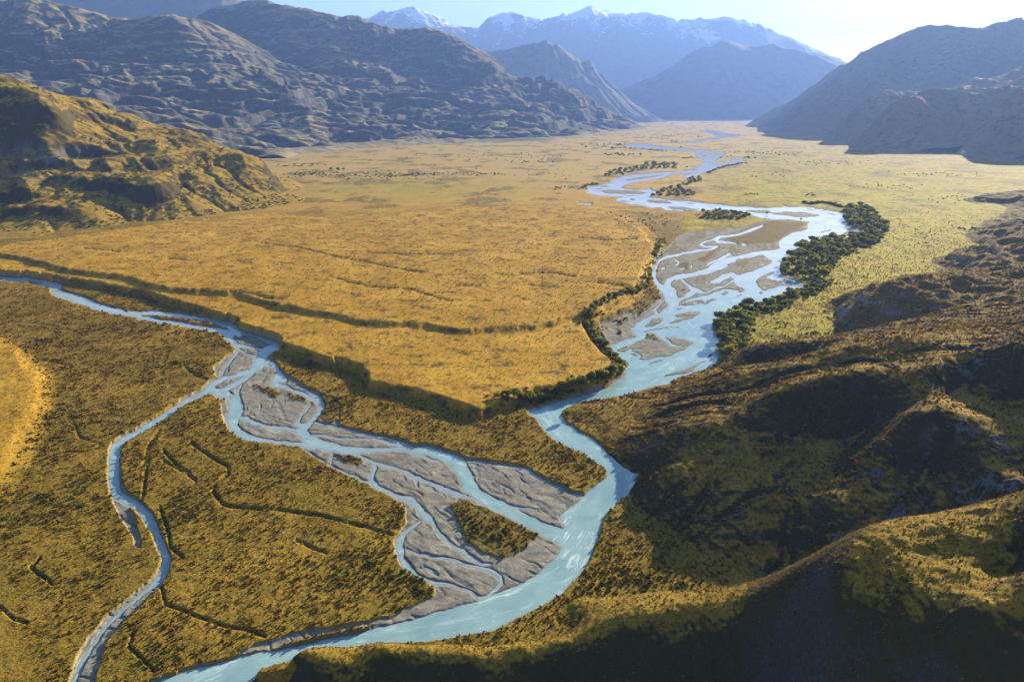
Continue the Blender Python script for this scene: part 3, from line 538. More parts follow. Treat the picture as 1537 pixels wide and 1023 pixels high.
# ------------------------------------------------------------------ node helpers
class NT:
    def __init__(s, name):
        s.m = bpy.data.materials.new(name); s.m.use_nodes = True; s.t = s.m.node_tree; s.t.nodes.clear()
    def n(s, typ, **kw):
        nd = s.t.nodes.new(typ)
        for k, v in kw.items():
            if k in ('inp',):
                for kk, vv in v.items():
                    if isinstance(vv, bpy.types.NodeSocket): s.t.links.new(vv, nd.inputs[kk])
                    else: nd.inputs[kk].default_value = vv
            else: setattr(nd, k, v)
        return nd
    def noise(s, scale, detail=3, rough=.55, vec=None, dist=0.0):
        nd = s.n('ShaderNodeTexNoise', inp={'Scale': scale, 'Detail': detail, 'Roughness': rough, 'Distortion': dist})
        if vec is not None: s.t.links.new(vec, nd.inputs['Vector'])
        return nd.outputs['Fac']
    def ramp(s, fac, a, b):
        nd = s.n('ShaderNodeMapRange', inp={'Value': fac, 'From Min': a, 'From Max': b}); return nd.outputs['Result']
    def mix(s, fac, a, b, mode='MIX'):
        nd = s.n('ShaderNodeMix', data_type='RGBA', blend_type=mode)
        for k, v in ((0, fac), (6, a), (7, b)):
            if isinstance(v, bpy.types.NodeSocket): s.t.links.new(v, nd.inputs[k])
            elif k == 0: nd.inputs[0].default_value = v
            else: nd.inputs[k].default_value = (*v, 1)
        return nd.outputs[2]
    def math(s, op, a, b=0.0):
        nd = s.n('ShaderNodeMath', operation=op)
        for k, v in ((0, a), (1, b)):
            if isinstance(v, bpy.types.NodeSocket): s.t.links.new(v, nd.inputs[k])
            else: nd.inputs[k].default_value = v
        return nd.outputs[0]
    def attr(s, name):
        return s.n('ShaderNodeAttribute', attribute_name=name)
    def sep(s, col):
        nd = s.n('ShaderNodeSeparateColor'); s.t.links.new(col, nd.inputs[0]); return nd.outputs
    def pos(s):
        return s.n('ShaderNodeNewGeometry').outputs['Position']
    def scaled(s, vec, sc):
        nd = s.n('ShaderNodeVectorMath', operation='MULTIPLY'); s.t.links.new(vec, nd.inputs[0]); nd.inputs[1].default_value = sc; return nd.outputs[0]
    def bump(s, h, dist, strength=1.0, nrm=None):
        nd = s.n('ShaderNodeBump', inp={'Strength': strength, 'Distance': dist, 'Height': h})
        if nrm is not None: s.t.links.new(nrm, nd.inputs['Normal'])
        return nd.outputs[0]
    def out(s, sh):
        o = s.n('ShaderNodeOutputMaterial'); s.t.links.new(sh, o.inputs['Surface']); return s.m
    def bsdf(s, col, rough=.9, nrm=None, spec=.15, **kw):
        nd = s.n('ShaderNodeBsdfPrincipled', inp={'Roughness': rough, 'Specular IOR Level': spec})
        if isinstance(col, bpy.types.NodeSocket): s.t.links.new(col, nd.inputs['Base Color'])
        else: nd.inputs['Base Color'].default_value = (*col, 1)
        if nrm is not None: s.t.links.new(nrm, nd.inputs['Normal'])
        return nd

def mat_floor():
    t = NT('valley floor'); p = t.pos()
    A = t.sep(t.attr('mA').outputs['Color']); B = t.sep(t.attr('mB').outputs['Color'])
    n1 = t.noise(.55, 4, .65, p); n2 = t.noise(.06, 4, .6, p); n3 = t.noise(.011, 4, .6, p); n4 = t.noise(2.2, 2, .6, p)
    sh = t.mix(t.ramp(n1, .35, .68), (.082,.060,.010), (.275,.168,.022))
    sh = t.mix(t.math('MULTIPLY', t.ramp(n2, .45, .72), .75), sh, (.150,.125,.017))
    sh = t.mix(t.math('MULTIPLY', t.ramp(n3, .45, .7), .5), sh, (.36,.215,.035))
    gd = t.mix(t.ramp(n1, .3, .7), (.265,.145,.016), (.430,.242,.028))
    gd = t.mix(t.math('MULTIPLY', t.ramp(n2, .5, .75), .6), gd, (.220,.128,.018))
    gd = t.mix(t.math('MULTIPLY', t.ramp(n3, .45, .68), .6), gd, (.50,.300,.042))
    gr = t.mix(t.ramp(n2, .35, .7), (.270,.240,.014), (.360,.300,.018))
    gr = t.mix(t.math('MULTIPLY', t.ramp(n1, .5, .75), .6), gr, (.200,.160,.016))
    gr = t.mix(t.math('MULTIPLY', t.ramp(n3, .48, .7), .6), gr, (.42,.25,.03))
    gd = t.mix(t.attr('dry').outputs['Fac'], gd, t.mix(t.ramp(n2, .35, .7), (.31,.210,.058), (.41,.300,.098)))
    c = t.mix(A[1], sh, gd); c = t.mix(A[2], c, gr)
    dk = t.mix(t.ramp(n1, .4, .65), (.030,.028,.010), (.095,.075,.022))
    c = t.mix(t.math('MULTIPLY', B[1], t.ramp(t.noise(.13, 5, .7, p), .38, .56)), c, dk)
    gv = t.mix(t.ramp(t.noise(.25, 5, .65, p), .3, .7), (.145,.136,.112), (.262,.250,.212))
    gv = t.mix(t.math('MULTIPLY', t.ramp(t.noise(.05, 4, .6, p, .6), .52, .68), .8), gv, (.120,.108,.095))
    gv = t.mix(t.math('MULTIPLY', t.ramp(t.noise(.035, 3, .6, p, .4), .6, .72), .7), gv, (.38,.35,.31))
    gv = t.mix(t.math('MULTIPLY', t.ramp(n4, .54, .72), .7), gv, (.10,.093,.08))
    gv = t.mix(t.math('MULTIPLY', t.ramp(t.noise(.09, 4, .6, p), .60, .72), .5), gv, (.26,.165,.055))
    c = t.mix(A[0], c, gv)
    c = t.mix(B[2], c, t.mix(t.ramp(n1, .35, .65), (.060,.048,.012), (.170,.118,.026)))
    c = t.mix(B[0], c, (.085,.085,.078))
    hgt = t.math('ADD', t.math('MULTIPLY', t.noise(.75, 3, .6, p), 1.0), t.math('MULTIPLY', t.noise(.16, 3, .6, p), 2.0))
    amp = t.math('MULTIPLY', t.math('SUBTRACT', 1.0, t.math('MULTIPLY', A[0], .6)), t.math('SUBTRACT', 1.0, t.math('MULTIPLY', A[1], .88)))
    hgt = t.math('MULTIPLY', hgt, amp)
    return t.out(t.bsdf(c, .95, t.bump(hgt, .45, 1.0), .05).outputs[0])

def mat_hill(name, grass, shrub, rock, sc, bump, shrubby=.5, snow=None, rocky=(.55,.72), steep=None):
    t = NT(name); g = t.n('ShaderNodeNewGeometry'); p = g.outputs['Position']
    nz = t.n('ShaderNodeSeparateXYZ', inp={0: g.outputs['True Normal']}).outputs[2]
    n1 = t.noise(1.0/sc, 6, .68, p); n2 = t.noise(.16/sc, 5, .62, p); n3 = t.noise(5.0/sc, 3, .6, p)
    c = t.mix(t.ramp(n2, .3, .7), grass[0], grass[1])
    c = t.mix(t.math('MULTIPLY', t.ramp(t.math('ADD', t.math('MULTIPLY', n1, .7), t.math('MULTIPLY', n2, .3)), .56-.12*shrubby, .66-.12*shrubby), .85), c, shrub)
    c = t.mix(t.math('MULTIPLY', t.ramp(n3, .45, .75), .45), c, tuple(x*.55 for x in grass[0]))
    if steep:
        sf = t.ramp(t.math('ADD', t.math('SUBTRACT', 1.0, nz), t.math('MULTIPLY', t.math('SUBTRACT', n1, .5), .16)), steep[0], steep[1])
        c = t.mix(t.math('MULTIPLY', sf, .9), c, steep[2])  # dark scrub tone on steep slopes, painting their shade into the colour
    at = t.attr('rock').outputs['Fac']
    st = t.math('ADD', t.math('SUBTRACT', 1.0, nz), t.math('MULTIPLY', t.math('SUBTRACT', n1, .5), .5))
    rk = t.math('MAXIMUM', t.ramp(st, 1-rocky[1], 1-rocky[0]), at)
    rc = t.mix(t.ramp(t.noise(2.2/sc, 5, .7, t.scaled(p, (1, 1, .35))), .35, .65), tuple(x*.55 for x in rock), tuple(x*1.25 for x in rock))
    c = t.mix(rk, c, rc)
    if snow:
        z = t.n('ShaderNodeSeparateXYZ', inp={0: p}).outputs[2]
        ns = t.noise(.0011, 6, .62, p, .5)
        s = t.math('ADD', t.math('MULTIPLY', z, 1.0/snow[1]), t.math('MULTIPLY', t.math('SUBTRACT', ns, .5), 2.6))
        s = t.math('ADD', s, t.math('MULTIPLY', t.math('SUBTRACT', nz, .80), 2.2))
        c = t.mix(t.ramp(s, snow[0], snow[0]+.08), c, (.82,.85,.9))
    h = t.math('ADD', n1, t.math('MULTIPLY', n3, .35))
    return t.out(t.bsdf(c, .95, t.bump(h, bump, 1.0), .05).outputs[0])

def mat_water():
    t = NT('glacial water'); p = t.pos(); A = t.sep(t.attr('mW').outputs['Color'])
    fl = t.attr('flow').outputs['Vector']
    f1 = t.noise(1.0, 4, .62, t.scaled(fl, (.075, .30, 0)), 1.1)
    f2 = t.noise(1.0, 3, .6, t.scaled(fl, (.022, .09, 0)), .8)
    deep = t.mix(t.ramp(f2, .3, .7), (.195,.315,.335), (.255,.385,.395))
    thin = t.mix(t.ramp(t.noise(.12, 3, .6, p), .3, .7), (.190,.225,.250), (.260,.295,.320))
    deep = t.mix(t.math('MULTIPLY', t.ramp(t.noise(.035, 4, .6, p, .5), .45, .7), .6), deep, (.130,.250,.285))
    c = t.mix(A[0], thin, deep)
    c = t.mix(t.math('MULTIPLY', A[2], .75), c, (.60,.64,.66))  # upstream reaches paled in the colour, standing in for reflected sky
    foam = t.math('MULTIPLY', t.ramp(t.math('ADD', f1, t.math('MULTIPLY', t.math('SUBTRACT', f2, .5), .5)), .56, .70), A[1])
    c = t.mix(t.math('MULTIPLY', foam, .75), c, (.60,.68,.68))
    rip = t.math('MULTIPLY', t.math('ADD', t.math('MULTIPLY', A[1], .85), .15), t.math('ADD', t.math('MULTIPLY', f1, 1.1), t.math('MULTIPLY', t.noise(.9, 3, .6, p), .55)))
    b = t.bsdf(c, t.math('ADD', .16, t.math('MULTIPLY', foam, .4)) if False else .11, t.bump(rip, .13, .9), .5)
    b.inputs['IOR'].default_value = 1.33
    return t.out(b.outputs[0])

def mat_leaf(name, a, b, tr=.35):
    t = NT(name)
    r = t.n('ShaderNodeObjectInfo').outputs['Random']
    v = t.noise(.9, 2, .5, t.n('ShaderNodeTexCoord').outputs['Object'])
    c = t.mix(t.ramp(t.math('ADD', t.math('MULTIPLY', r, .75), t.math('MULTIPLY', v, .5)), .2, .95), a, b)
    d = t.n('ShaderNodeBsdfDiffuse', inp={'Color': c}); tl = t.n('ShaderNodeBsdfTranslucent', inp={'Color': c})
    m = t.n('ShaderNodeMixShader', inp={0: tr, 1: d.outputs[0], 2: tl.outputs[0]})
    return t.out(m.outputs[0])
def mat_bark():
    t = NT('bark'); c = t.mix(t.noise(6, 3, .6), (.06,.045,.032), (.14,.11,.08)); return t.out(t.bsdf(c, .9).outputs[0])

# ------------------------------------------------------------------ valley floor and river
def ncoords(lo, hi, step, ext, n):
    core = np.arange(lo, hi+step, step)
    k = np.arange(1, n+1)/n
    return np.concatenate([(lo-(ext[0])*k**1.8)[::-1], core, core[-1]+ext[1]*k**1.8])
cx = ncoords(-60, 1600, 1.2, (1400, 1600), 60)
ry = np.concatenate([[171.0], np.arange(172, 330, .8), np.arange(330, 1034, 1.15), 1034+260*(np.arange(1, 41)/40)**1.6])
ry = ry[::-1]
GX, GY = np.meshgrid(cx, ry)
f = floor_fields(GX.ravel(), GY.ravel())
# the floor dives under the ridge beneath the viewpoint
_e = [zat(*q) + (q[2],) for q in [(p[0], p[1], p[2]) for p in ridge_pts[:22]]]
_ex = np.array([q[0] for q in _e]); _ey = np.array([q[2] for q in _e])
def under_ridge(X, Y):
    ye = np.interp(X, _ex, _ey, left=-1e3)+np.interp(X, [-110, -60], [-5, 5])
    return sstep(0, 6, ye-Y)*sstep(-152, -138, X)
Zf = f['z']-90*under_ridge(f['X'], f['Y'])
X, Y, w = f['X'], f['Y'], f['w']; px, py = GX.ravel(), GY.ravel()
green = sstep(.42, .62, .5+.5*fbm(X/170+5, Y/170, 3)+.45*np.exp(-((px-1300)/170)**2-((py-400)/95)**2)+.35*np.exp(-((px-1250)/200)**2-((py-300)/60)**2)-.28)*(px > 1010)*sstep(200, 262, py)*sstep(620, 520, py)
green = np.maximum(green, .75*sstep(1020, 1130, px)*sstep(215, 290, py)*sstep(640, 520, py)*sstep(0, 14, px-1050))
green = np.maximum(green, .5*np.exp(-((px-600)/150)**2-((py-285)/16)**2)*(py < 310))
plainfar = sstep(345, 305, py)
gold = np.clip(np.maximum(f['gold'], plainfar*(px > 900)*.85)*(1-.0*green), 0, 1)
gold = np.maximum(gold, f['stK']*.85)
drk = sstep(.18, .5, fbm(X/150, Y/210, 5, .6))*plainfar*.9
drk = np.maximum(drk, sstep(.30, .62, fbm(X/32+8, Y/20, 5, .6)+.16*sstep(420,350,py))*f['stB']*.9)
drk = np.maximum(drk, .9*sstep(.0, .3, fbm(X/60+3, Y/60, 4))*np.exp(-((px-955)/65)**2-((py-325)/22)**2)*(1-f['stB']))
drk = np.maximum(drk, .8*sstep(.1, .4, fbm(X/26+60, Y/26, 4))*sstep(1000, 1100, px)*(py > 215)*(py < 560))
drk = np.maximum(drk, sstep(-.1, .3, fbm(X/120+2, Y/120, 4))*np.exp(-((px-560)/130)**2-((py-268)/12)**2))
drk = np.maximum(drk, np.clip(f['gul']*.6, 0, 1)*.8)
drk = np.maximum(drk, (.35+.6*sstep(-.2,.4,fbm(X/30+77,Y/30,3)))*np.maximum(sstep(.03, .3, f['stB'])*sstep(1.0, .75, f['stB']), sstep(.05, .3, f['stA'])*sstep(1.0, .75, f['stA'])))  # terrace fronts: scrub colour also darkened to paint in their shade
crk = sstep(1.50, 1.72, ridged(X/260+fbm(X/90, Y/90, 2)*.25, Y/230, 3, .42))*f['stB']*sstep(-.3, .2, fbm(X/140+5, Y/140, 2))
drk = np.maximum(drk, crk*.75)
wet = sstep(-1.6, -.2, w)*(w < .5)*.7*f['gravel']

# dry braids and damp streaks on the bars follow the flow
_tx, _ty = unproj(*conv('FF', [(0,418),(130,450),(230,478),(340,500),(400,530),(350,585),(345,630),(420,655),(520,670),(640,680),(700,715),(760,760),(840,795)]).T)
gi = np.nonzero(f['gravel'] > .2)[0]
def flowline(xs, ys, LX, LY):
    best = np.full(len(xs), 1e9); S = np.zeros(len(xs)); D = np.zeros(len(xs)); s0 = 0
    for k in range(len(LX)-1):
        dx, dy = LX[k+1]-LX[k], LY[k+1]-LY[k]; L = math.hypot(dx, dy)
        t = np.clip(((xs-LX[k])*dx+(ys-LY[k])*dy)/L**2, 0, 1); d = np.hypot(xs-LX[k]-t*dx, ys-LY[k]-t*dy); m = d < best
        best[m] = d[m]; S[m] = (s0+t*L)[m]; D[m] = (((xs-LX[k])*dy-(ys-LY[k])*dx)/L)[m]; s0 += L
    return S, D
_mx, _my = unproj(*conv('FF', [(1290,345),(1215,360),(1160,400),(1120,440),(1075,485),(1050,520),(980,560)]).T)
streak = np.zeros(len(X))
east = px[gi] > 860
for sel, LX, LY, k in ((~east, _tx, _ty, 1.0), (east, _mx, _my, 1.8)):
    ii = gi[sel]; S_, D_ = flowline(X[ii], Y[ii], LX, LY)
    S_ = S_+6*fbm(X[ii]/25, Y[ii]/25, 2); D_ = D_+3.0*k*fbm(X[ii]/30+9, Y[ii]/30, 3)
    streak[ii] = sstep(1.25, 1.62, ridged(S_/(70*k), D_/(11*k), 4, .5))
thr = streak*(f['gravel'] > .6)*(w < -1.0)*(fbm(X/55+21, Y/55, 3) > -.12)*(1-f['veg'])
Zf = Zf-.30*streak*f['gravel']*(w < -1.5)
Zf = np.where(thr > .62, np.minimum(Zf, .06-.3*(thr-.62)), Zf)
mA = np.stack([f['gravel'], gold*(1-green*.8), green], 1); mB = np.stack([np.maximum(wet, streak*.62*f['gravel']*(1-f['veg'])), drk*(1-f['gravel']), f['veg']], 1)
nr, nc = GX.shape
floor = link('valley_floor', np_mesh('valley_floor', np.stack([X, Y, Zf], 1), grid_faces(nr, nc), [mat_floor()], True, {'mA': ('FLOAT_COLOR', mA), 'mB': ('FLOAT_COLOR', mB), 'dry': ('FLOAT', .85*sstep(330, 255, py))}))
tag(floor, 'broad flat valley floor of golden grass, brown scrub and grey gravel bars', 'valley floor', kind='structure')
# water sheet
W2 = w.reshape(nr, nc)
near_w = np.maximum.reduce([W2[:-1,:-1], W2[1:,:-1], W2[:-1,1:], W2[1:,1:]]) > -2.2
T2 = thr.reshape(nr, nc); near_w |= np.maximum.reduce([T2[:-1,:-1], T2[1:,:-1], T2[:-1,1:], T2[1:,1:]]) > .6
fw = grid_faces(nr, nc, near_w.ravel())
trunk = [conv(q, p) for q, p in [('FF',[(1290,345),(1215,360),(1160,400),(1120,440),(1075,485),(1050,520),(980,560),(900,590),(820,612),(850,650),(920,700),(905,745),(870,800),(840,850),(780,895),(700,925),(600,945),(480,970),(340,1010),(200,1070)])]][0]
tX, tY = unproj(trunk[:,0], trunk[:,1]); tS = np.concatenate([[0], np.cumsum(np.hypot(np.diff(tX), np.diff(tY)))])
trib = conv('FF', [(0,418),(130,450),(230,478),(340,500),(400,530),(350,585),(345,630),(420,655),(520,670),(640,680),(700,715),(760,760),(840,795)])
bX, bY = unproj(trib[:,0], trib[:,1]); bS = np.concatenate([[0], np.cumsum(np.hypot(np.diff(bX), np.diff(bY)))])
use = np.unique(fw.ravel())
def along(xs, ys, LX, LY, LS):
    best = np.full(len(xs), 1e9); S = np.zeros(len(xs)); D = np.zeros(len(xs))
    for k in range(len(LX)-1):
        dx, dy = LX[k+1]-LX[k], LY[k+1]-LY[k]; L2 = dx*dx+dy*dy
        t = np.clip(((xs-LX[k])*dx+(ys-LY[k])*dy)/L2, 0, 1)
        d = np.hypot(xs-LX[k]-t*dx, ys-LY[k]-t*dy); m = d < best
        best[m] = d[m]; S[m] = (LS[k]+t*(LS[k+1]-LS[k]))[m]; D[m] = (((xs-LX[k])*dy-(ys-LY[k])*dx)/math.sqrt(L2))[m]
    return best, S, D
d1, s1, c1 = along(X[use], Y[use], tX, tY, tS); d2, s2, c2 = along(X[use], Y[use], bX, bY, bS)
m1 = d1 < d2*1.0+10
flow = np.zeros((len(X), 3)); flow[use, 0] = np.where(m1, s1, s2+900); flow[use, 1] = np.where(m1, c1, c2)
near_w_ = sstep(330, 480, py)*.85+.15
deepw = sstep(.5, 5.5, w)*.75+.25*sstep(0, 2, w); deepw = np.maximum(deepw, sstep(0, 3, f['big'])*.9)
turb = np.zeros(len(X)); turb[use] = np.where(m1, .55+.45*sstep(500, 900, py[use]), .55)*sstep(0, 2.5, w[use])
turb *= (.45+.55*sstep(-.2, .4, fbm(X/45, Y/45, 3)))*sstep(330, 560, py)
junction = np.exp(-((px-852)/26)**2-((py-802)/12)**2)
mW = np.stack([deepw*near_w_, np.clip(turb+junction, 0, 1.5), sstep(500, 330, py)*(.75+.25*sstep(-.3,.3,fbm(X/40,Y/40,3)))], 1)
f2_, (vx, vw, vf) = compact(fw, [np.stack([X, Y, np.zeros_like(X)], 1), mW, flow], len(X))
me = np_mesh('river', vx, f2_, [mat_water()], True, {'mW': ('FLOAT_COLOR', vw)})
at = me.attributes.new('flow', 'FLOAT_VECTOR', 'POINT'); at.data.foreach_set('vector', np.asarray(vf, np.float32).ravel())
river = tag(link('river', me), 'milky turquoise braided river winding down the valley', 'river', kind='structure')

# ------------------------------------------------------------------ hills
def hill_mesh(name, h, a0, a1, na, y0, y1, ny, mat, label, cat, zcut=-3.0, rockf=None):
    a = np.linspace(a0, a1, na); yy = np.exp(np.linspace(math.log(y0), math.log(y1), ny))
    A, YY = np.meshgrid(a, yy); XX = A*YY
    Z = h.z(XX.ravel(), YY.ravel()).reshape(A.shape)
    mz = np.maximum.reduce([Z[:-1,:-1], Z[1:,:-1], Z[:-1,1:], Z[1:,1:]])
    fc = grid_faces(ny, na, (mz > zcut).ravel())
    rk = rockf(XX.ravel(), YY.ravel(), Z.ravel()) if rockf else np.zeros(XX.size)
    fc, (v, rk) = compact(fc, [np.stack([XX.ravel(), YY.ravel(), Z.ravel()], 1), rk], XX.size)
    o = link(name, np_mesh(name, v, fc, [mat], True, {'rock': ('FLOAT', rk)}))
    return tag(o, label, cat, kind='structure')
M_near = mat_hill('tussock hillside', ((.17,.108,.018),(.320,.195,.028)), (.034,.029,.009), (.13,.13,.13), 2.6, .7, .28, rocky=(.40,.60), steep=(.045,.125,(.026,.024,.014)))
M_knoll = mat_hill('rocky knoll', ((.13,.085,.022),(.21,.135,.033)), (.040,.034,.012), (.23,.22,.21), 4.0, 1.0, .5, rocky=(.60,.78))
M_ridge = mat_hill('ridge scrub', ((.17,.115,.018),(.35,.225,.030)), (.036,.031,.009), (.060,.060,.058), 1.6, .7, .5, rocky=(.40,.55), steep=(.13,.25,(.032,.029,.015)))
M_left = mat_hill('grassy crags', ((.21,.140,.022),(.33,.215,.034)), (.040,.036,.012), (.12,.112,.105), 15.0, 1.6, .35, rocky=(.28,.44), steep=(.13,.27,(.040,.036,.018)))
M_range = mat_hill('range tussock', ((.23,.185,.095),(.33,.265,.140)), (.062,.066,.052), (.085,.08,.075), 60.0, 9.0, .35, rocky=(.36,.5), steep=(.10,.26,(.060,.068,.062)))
M_far = mat_hill('far slopes', ((.16,.135,.09),(.22,.185,.12)), (.07,.07,.05), (.16,.155,.15), 160.0, 25.0, .5, rocky=(.5,.7))
M_snow = mat_hill('snowy rock', ((.15,.14,.125),(.19,.175,.15)), (.09,.09,.085), (.15,.145,.14), 220.0, 35.0, .4, snow=(1.60,1650.0), rocky=(.5,.7))
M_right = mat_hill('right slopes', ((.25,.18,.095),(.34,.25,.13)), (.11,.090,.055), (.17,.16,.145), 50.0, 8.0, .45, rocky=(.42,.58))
def rock_near(X, Y, z):
    return sstep(.15, .5, fbm(X/30+40, Y/30+2, 3)+.55*np.exp(-((Y-335)/26.0)**2)*sstep(120, 160, X)*sstep(4, 12, z)-.35)*.9*sstep(.3, .6, ridged(X/9, Y/9, 3)-.5)
def rock_left(X, Y, z):
    return .9*np.exp(-((X/Y+.67)/.07)**2)*sstep(70, 110, z)*sstep(175, 150, z)*sstep(.1, .5, fbm(X/25, z/60, 3)+.3)
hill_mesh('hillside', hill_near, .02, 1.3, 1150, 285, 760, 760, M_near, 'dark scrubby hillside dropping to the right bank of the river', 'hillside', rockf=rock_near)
hill_mesh('rocky_hill', hill_knoll, .34, 1.1, 640, 640, 2400, 520, M_knoll, 'rocky knolls rising from the grass along the right edge', 'hill')
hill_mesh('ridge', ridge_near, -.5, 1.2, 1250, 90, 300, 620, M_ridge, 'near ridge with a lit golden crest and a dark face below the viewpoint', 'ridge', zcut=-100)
hill_mesh('craggy_hill', hill_left, -1.05, -.2, 760, 1320, 2850, 420, M_left, 'craggy golden hill with a grey cliff on the left side of the valley', 'hill', rockf=rock_left)
hill_mesh('mountain_range', range_left, -1.15, .22, 1150, 3600, 9400, 620, M_range, 'long blue shaded mountain range along the left of the valley', 'mountain range')
hill_mesh('far_mountain', far_left, -1.15, -.1, 420, 9300, 14000, 160, M_far, 'pale mountain showing behind the left range', 'mountain')
hill_mesh('hazy_mountain', mid_peak, -.25, .25, 360, 11000, 15200, 200, M_far, 'hazy blue shoulder in front of the snowy range', 'mountain')
hill_mesh('valley_mountain', valley_head, .04, .75, 480, 14200, 19400, 200, M_far, 'smooth hazy mountain closing the head of the valley', 'mountain')
hill_mesh('snow_mountain', snow_range, -.36, .56, 640, 18600, 27200, 330, M_snow, 'distant snow streaked mountain range on the skyline', 'mountain range')
hill_mesh('snow_peak', far_peak, .26, .52, 220, 25300, 31000, 90, M_snow, 'small pale peak behind the right end of the snowy range', 'peak')
hill_mesh('hazy_range', range_right, .30, 1.35, 700, 5900, 11400, 420, M_right, 'large hazy mountain on the right of the valley', 'mountain')
hill_mesh('spur', spur_a, .40, 1.2, 520, 5000, 7000, 260, M_right, 'farthest of the dark cliffed spurs on the right of the valley', 'spur')
hill_mesh('spur', spur_b, .43, 1.2, 560, 4050, 5900, 300, M_right, 'middle dark cliffed spur with a lit bench on its top on the right', 'spur')
hill_mesh('spur', spur_c, .58, 1.3, 480, 3500, 5000, 280, M_right, 'nearest dark cliffed spur at the right edge of the valley', 'spur')
# ------------------------------------------------------------------ plants
M_bark = mat_bark()
M_tree = mat_leaf('dark evergreen foliage', (.110,.125,.022), (.255,.240,.038), .62)
M_tree2 = mat_leaf('olive foliage', (.135,.145,.022), (.30,.27,.038), .62)
M_scrub = mat_leaf('scrub foliage', (.10,.068,.012), (.40,.235,.034), .5)
M_bush = mat_leaf('green bush foliage', (.060,.060,.012), (.190,.155,.026), .45)
M_tuft = mat_leaf('gold tussock', (.24,.135,.028), (.42,.25,.055), .45)
def leaf_cloud(n, rx, ry_, rz, cz, size, seed, lumps=7, shell=.55):
    """many small leaf clusters spread through an uneven crown"""
    r = np.random.default_rng(seed)
    lc = r.normal(size=(lumps, 3)); lc /= np.linalg.norm(lc, axis=1)[:,None]; lc[:,2] = np.abs(lc[:,2])*.9-.15
    lc *= r.uniform(.35, .62, (lumps, 1)); lr = r.uniform(.36, .58, lumps)
    k = r.integers(0, lumps, n)
    d = r.normal(size=(n, 3)); d /= np.linalg.norm(d, axis=1)[:,None]
    rad = lr[k]*(shell+(1-shell)*r.random(n))
    c = lc[k]+d*rad[:,None]
    nrm = d+.55*r.normal(size=(n, 3)); nrm /= np.linalg.norm(nrm, axis=1)[:,None]
    c = c*np.array([rx, ry_, rz])*1.0+np.array([0, 0, cz])
    t = np.cross(nrm, r.normal(size=(n, 3))); t /= np.linalg.norm(t, axis=1)[:,None]
    b = np.cross(nrm, t)
    s = size*r.uniform(.65, 1.35, n)[:,None]
    q = np.stack([c-t*s-b*s*.55, c+t*s*.8-b*s*.7, c+t*s+b*s*.6, c-t*s*.7+b*s*.75], 1)
    return q.reshape(-1, 3), np.arange(n*4).reshape(-1, 4)
def trunk_mesh(name, h, r0, seed):
    r = random.Random(seed); vs, fs = [], []
    def limb(p0, p1, ra, rb, n=6):
        p0, p1 = Vector(p0), Vector(p1); ax = (p1-p0).normalized(); u = ax.orthogonal().normalized(); v = ax.cross(u)
        b = len(vs)
        for p, rr in ((p0, ra), (p0.lerp(p1, .5)+Vector((r.uniform(-.1,.1), r.uniform(-.1,.1), 0))*h*.15, (ra+rb)/2), (p1, rb)):
            for k in range(n):
                t = k*2*math.pi/n; vs.append(tuple(p+u*rr*math.cos(t)+v*rr*math.sin(t)))
        for s in range(2):
            for k in range(n): fs.append((b+s*n+k, b+s*n+(k+1) % n, b+(s+1)*n+(k+1) % n, b+(s+1)*n+k))
    limb((0,0,-.6), (0,0,h*.62), r0, r0*.45)
    for k in range(5):
        t = k*1.26+r.uniform(-.3,.3); z0 = h*r.uniform(.28,.55)
        limb((0,0,z0), (math.cos(t)*h*.26, math.sin(t)*h*.26, z0+h*r.uniform(.15,.3)), r0*.42, r0*.14)
    return np_mesh(name, vs, fs, [M_bark])
TREE = []
for k in range(5):
    hgt = (1.0, 1.1, .9, 1.2, .8)[k]
    v, fc = leaf_cloud(620, .56, .56, .55*hgt, .60*hgt, .062, 40+k, 9, .5)
    TREE.append((np_mesh('crown', v, fc, [M_tree if k < 3 else M_tree2], False), trunk_mesh('trunk', 1.0*hgt, .045, k)))
SHRUB = []
for k in range(4):
    v, fc = leaf_cloud(90, .62, .62, .62, .30, .17, 70+k, 6, .5)
    SHRUB.append(np_mesh('shrub', v, fc, [M_scrub], False))
BUSH = []
for k in range(3):
    v, fc = leaf_cloud(150, .62, .62, .70, .36, .125, 90+k, 7, .5)
    BUSH.append(np_mesh('bush', v, fc, [M_bush], False))
def tuft(seed):
    r = np.random.default_rng(seed); n = 26; vs = []
    for i in range(n):
        a = r.uniform(0, 6.283); l = r.uniform(.45, 1.0); o = r.uniform(.0, .25); w_ = .07
        d = np.array([math.cos(a), math.sin(a), 0]); e = np.array([-math.sin(a), math.cos(a), 0])
        b = d*o*.5; m = d*(o+.22*l)+np.array([0, 0, .55*l]); tp = d*(o+.55*l)+np.array([0, 0, .72*l])
        vs += [b-e*w_, b+e*w_, m+e*w_, m-e*w_, m-e*w_, m+e*w_, tp+e*w_*.4, tp-e*w_*.4]
    return np_mesh('tussock', np.array(vs), np.arange(len(vs)).reshape(-1, 4), [M_tuft], False)
TUFT = [tuft(5), tuft(6)]

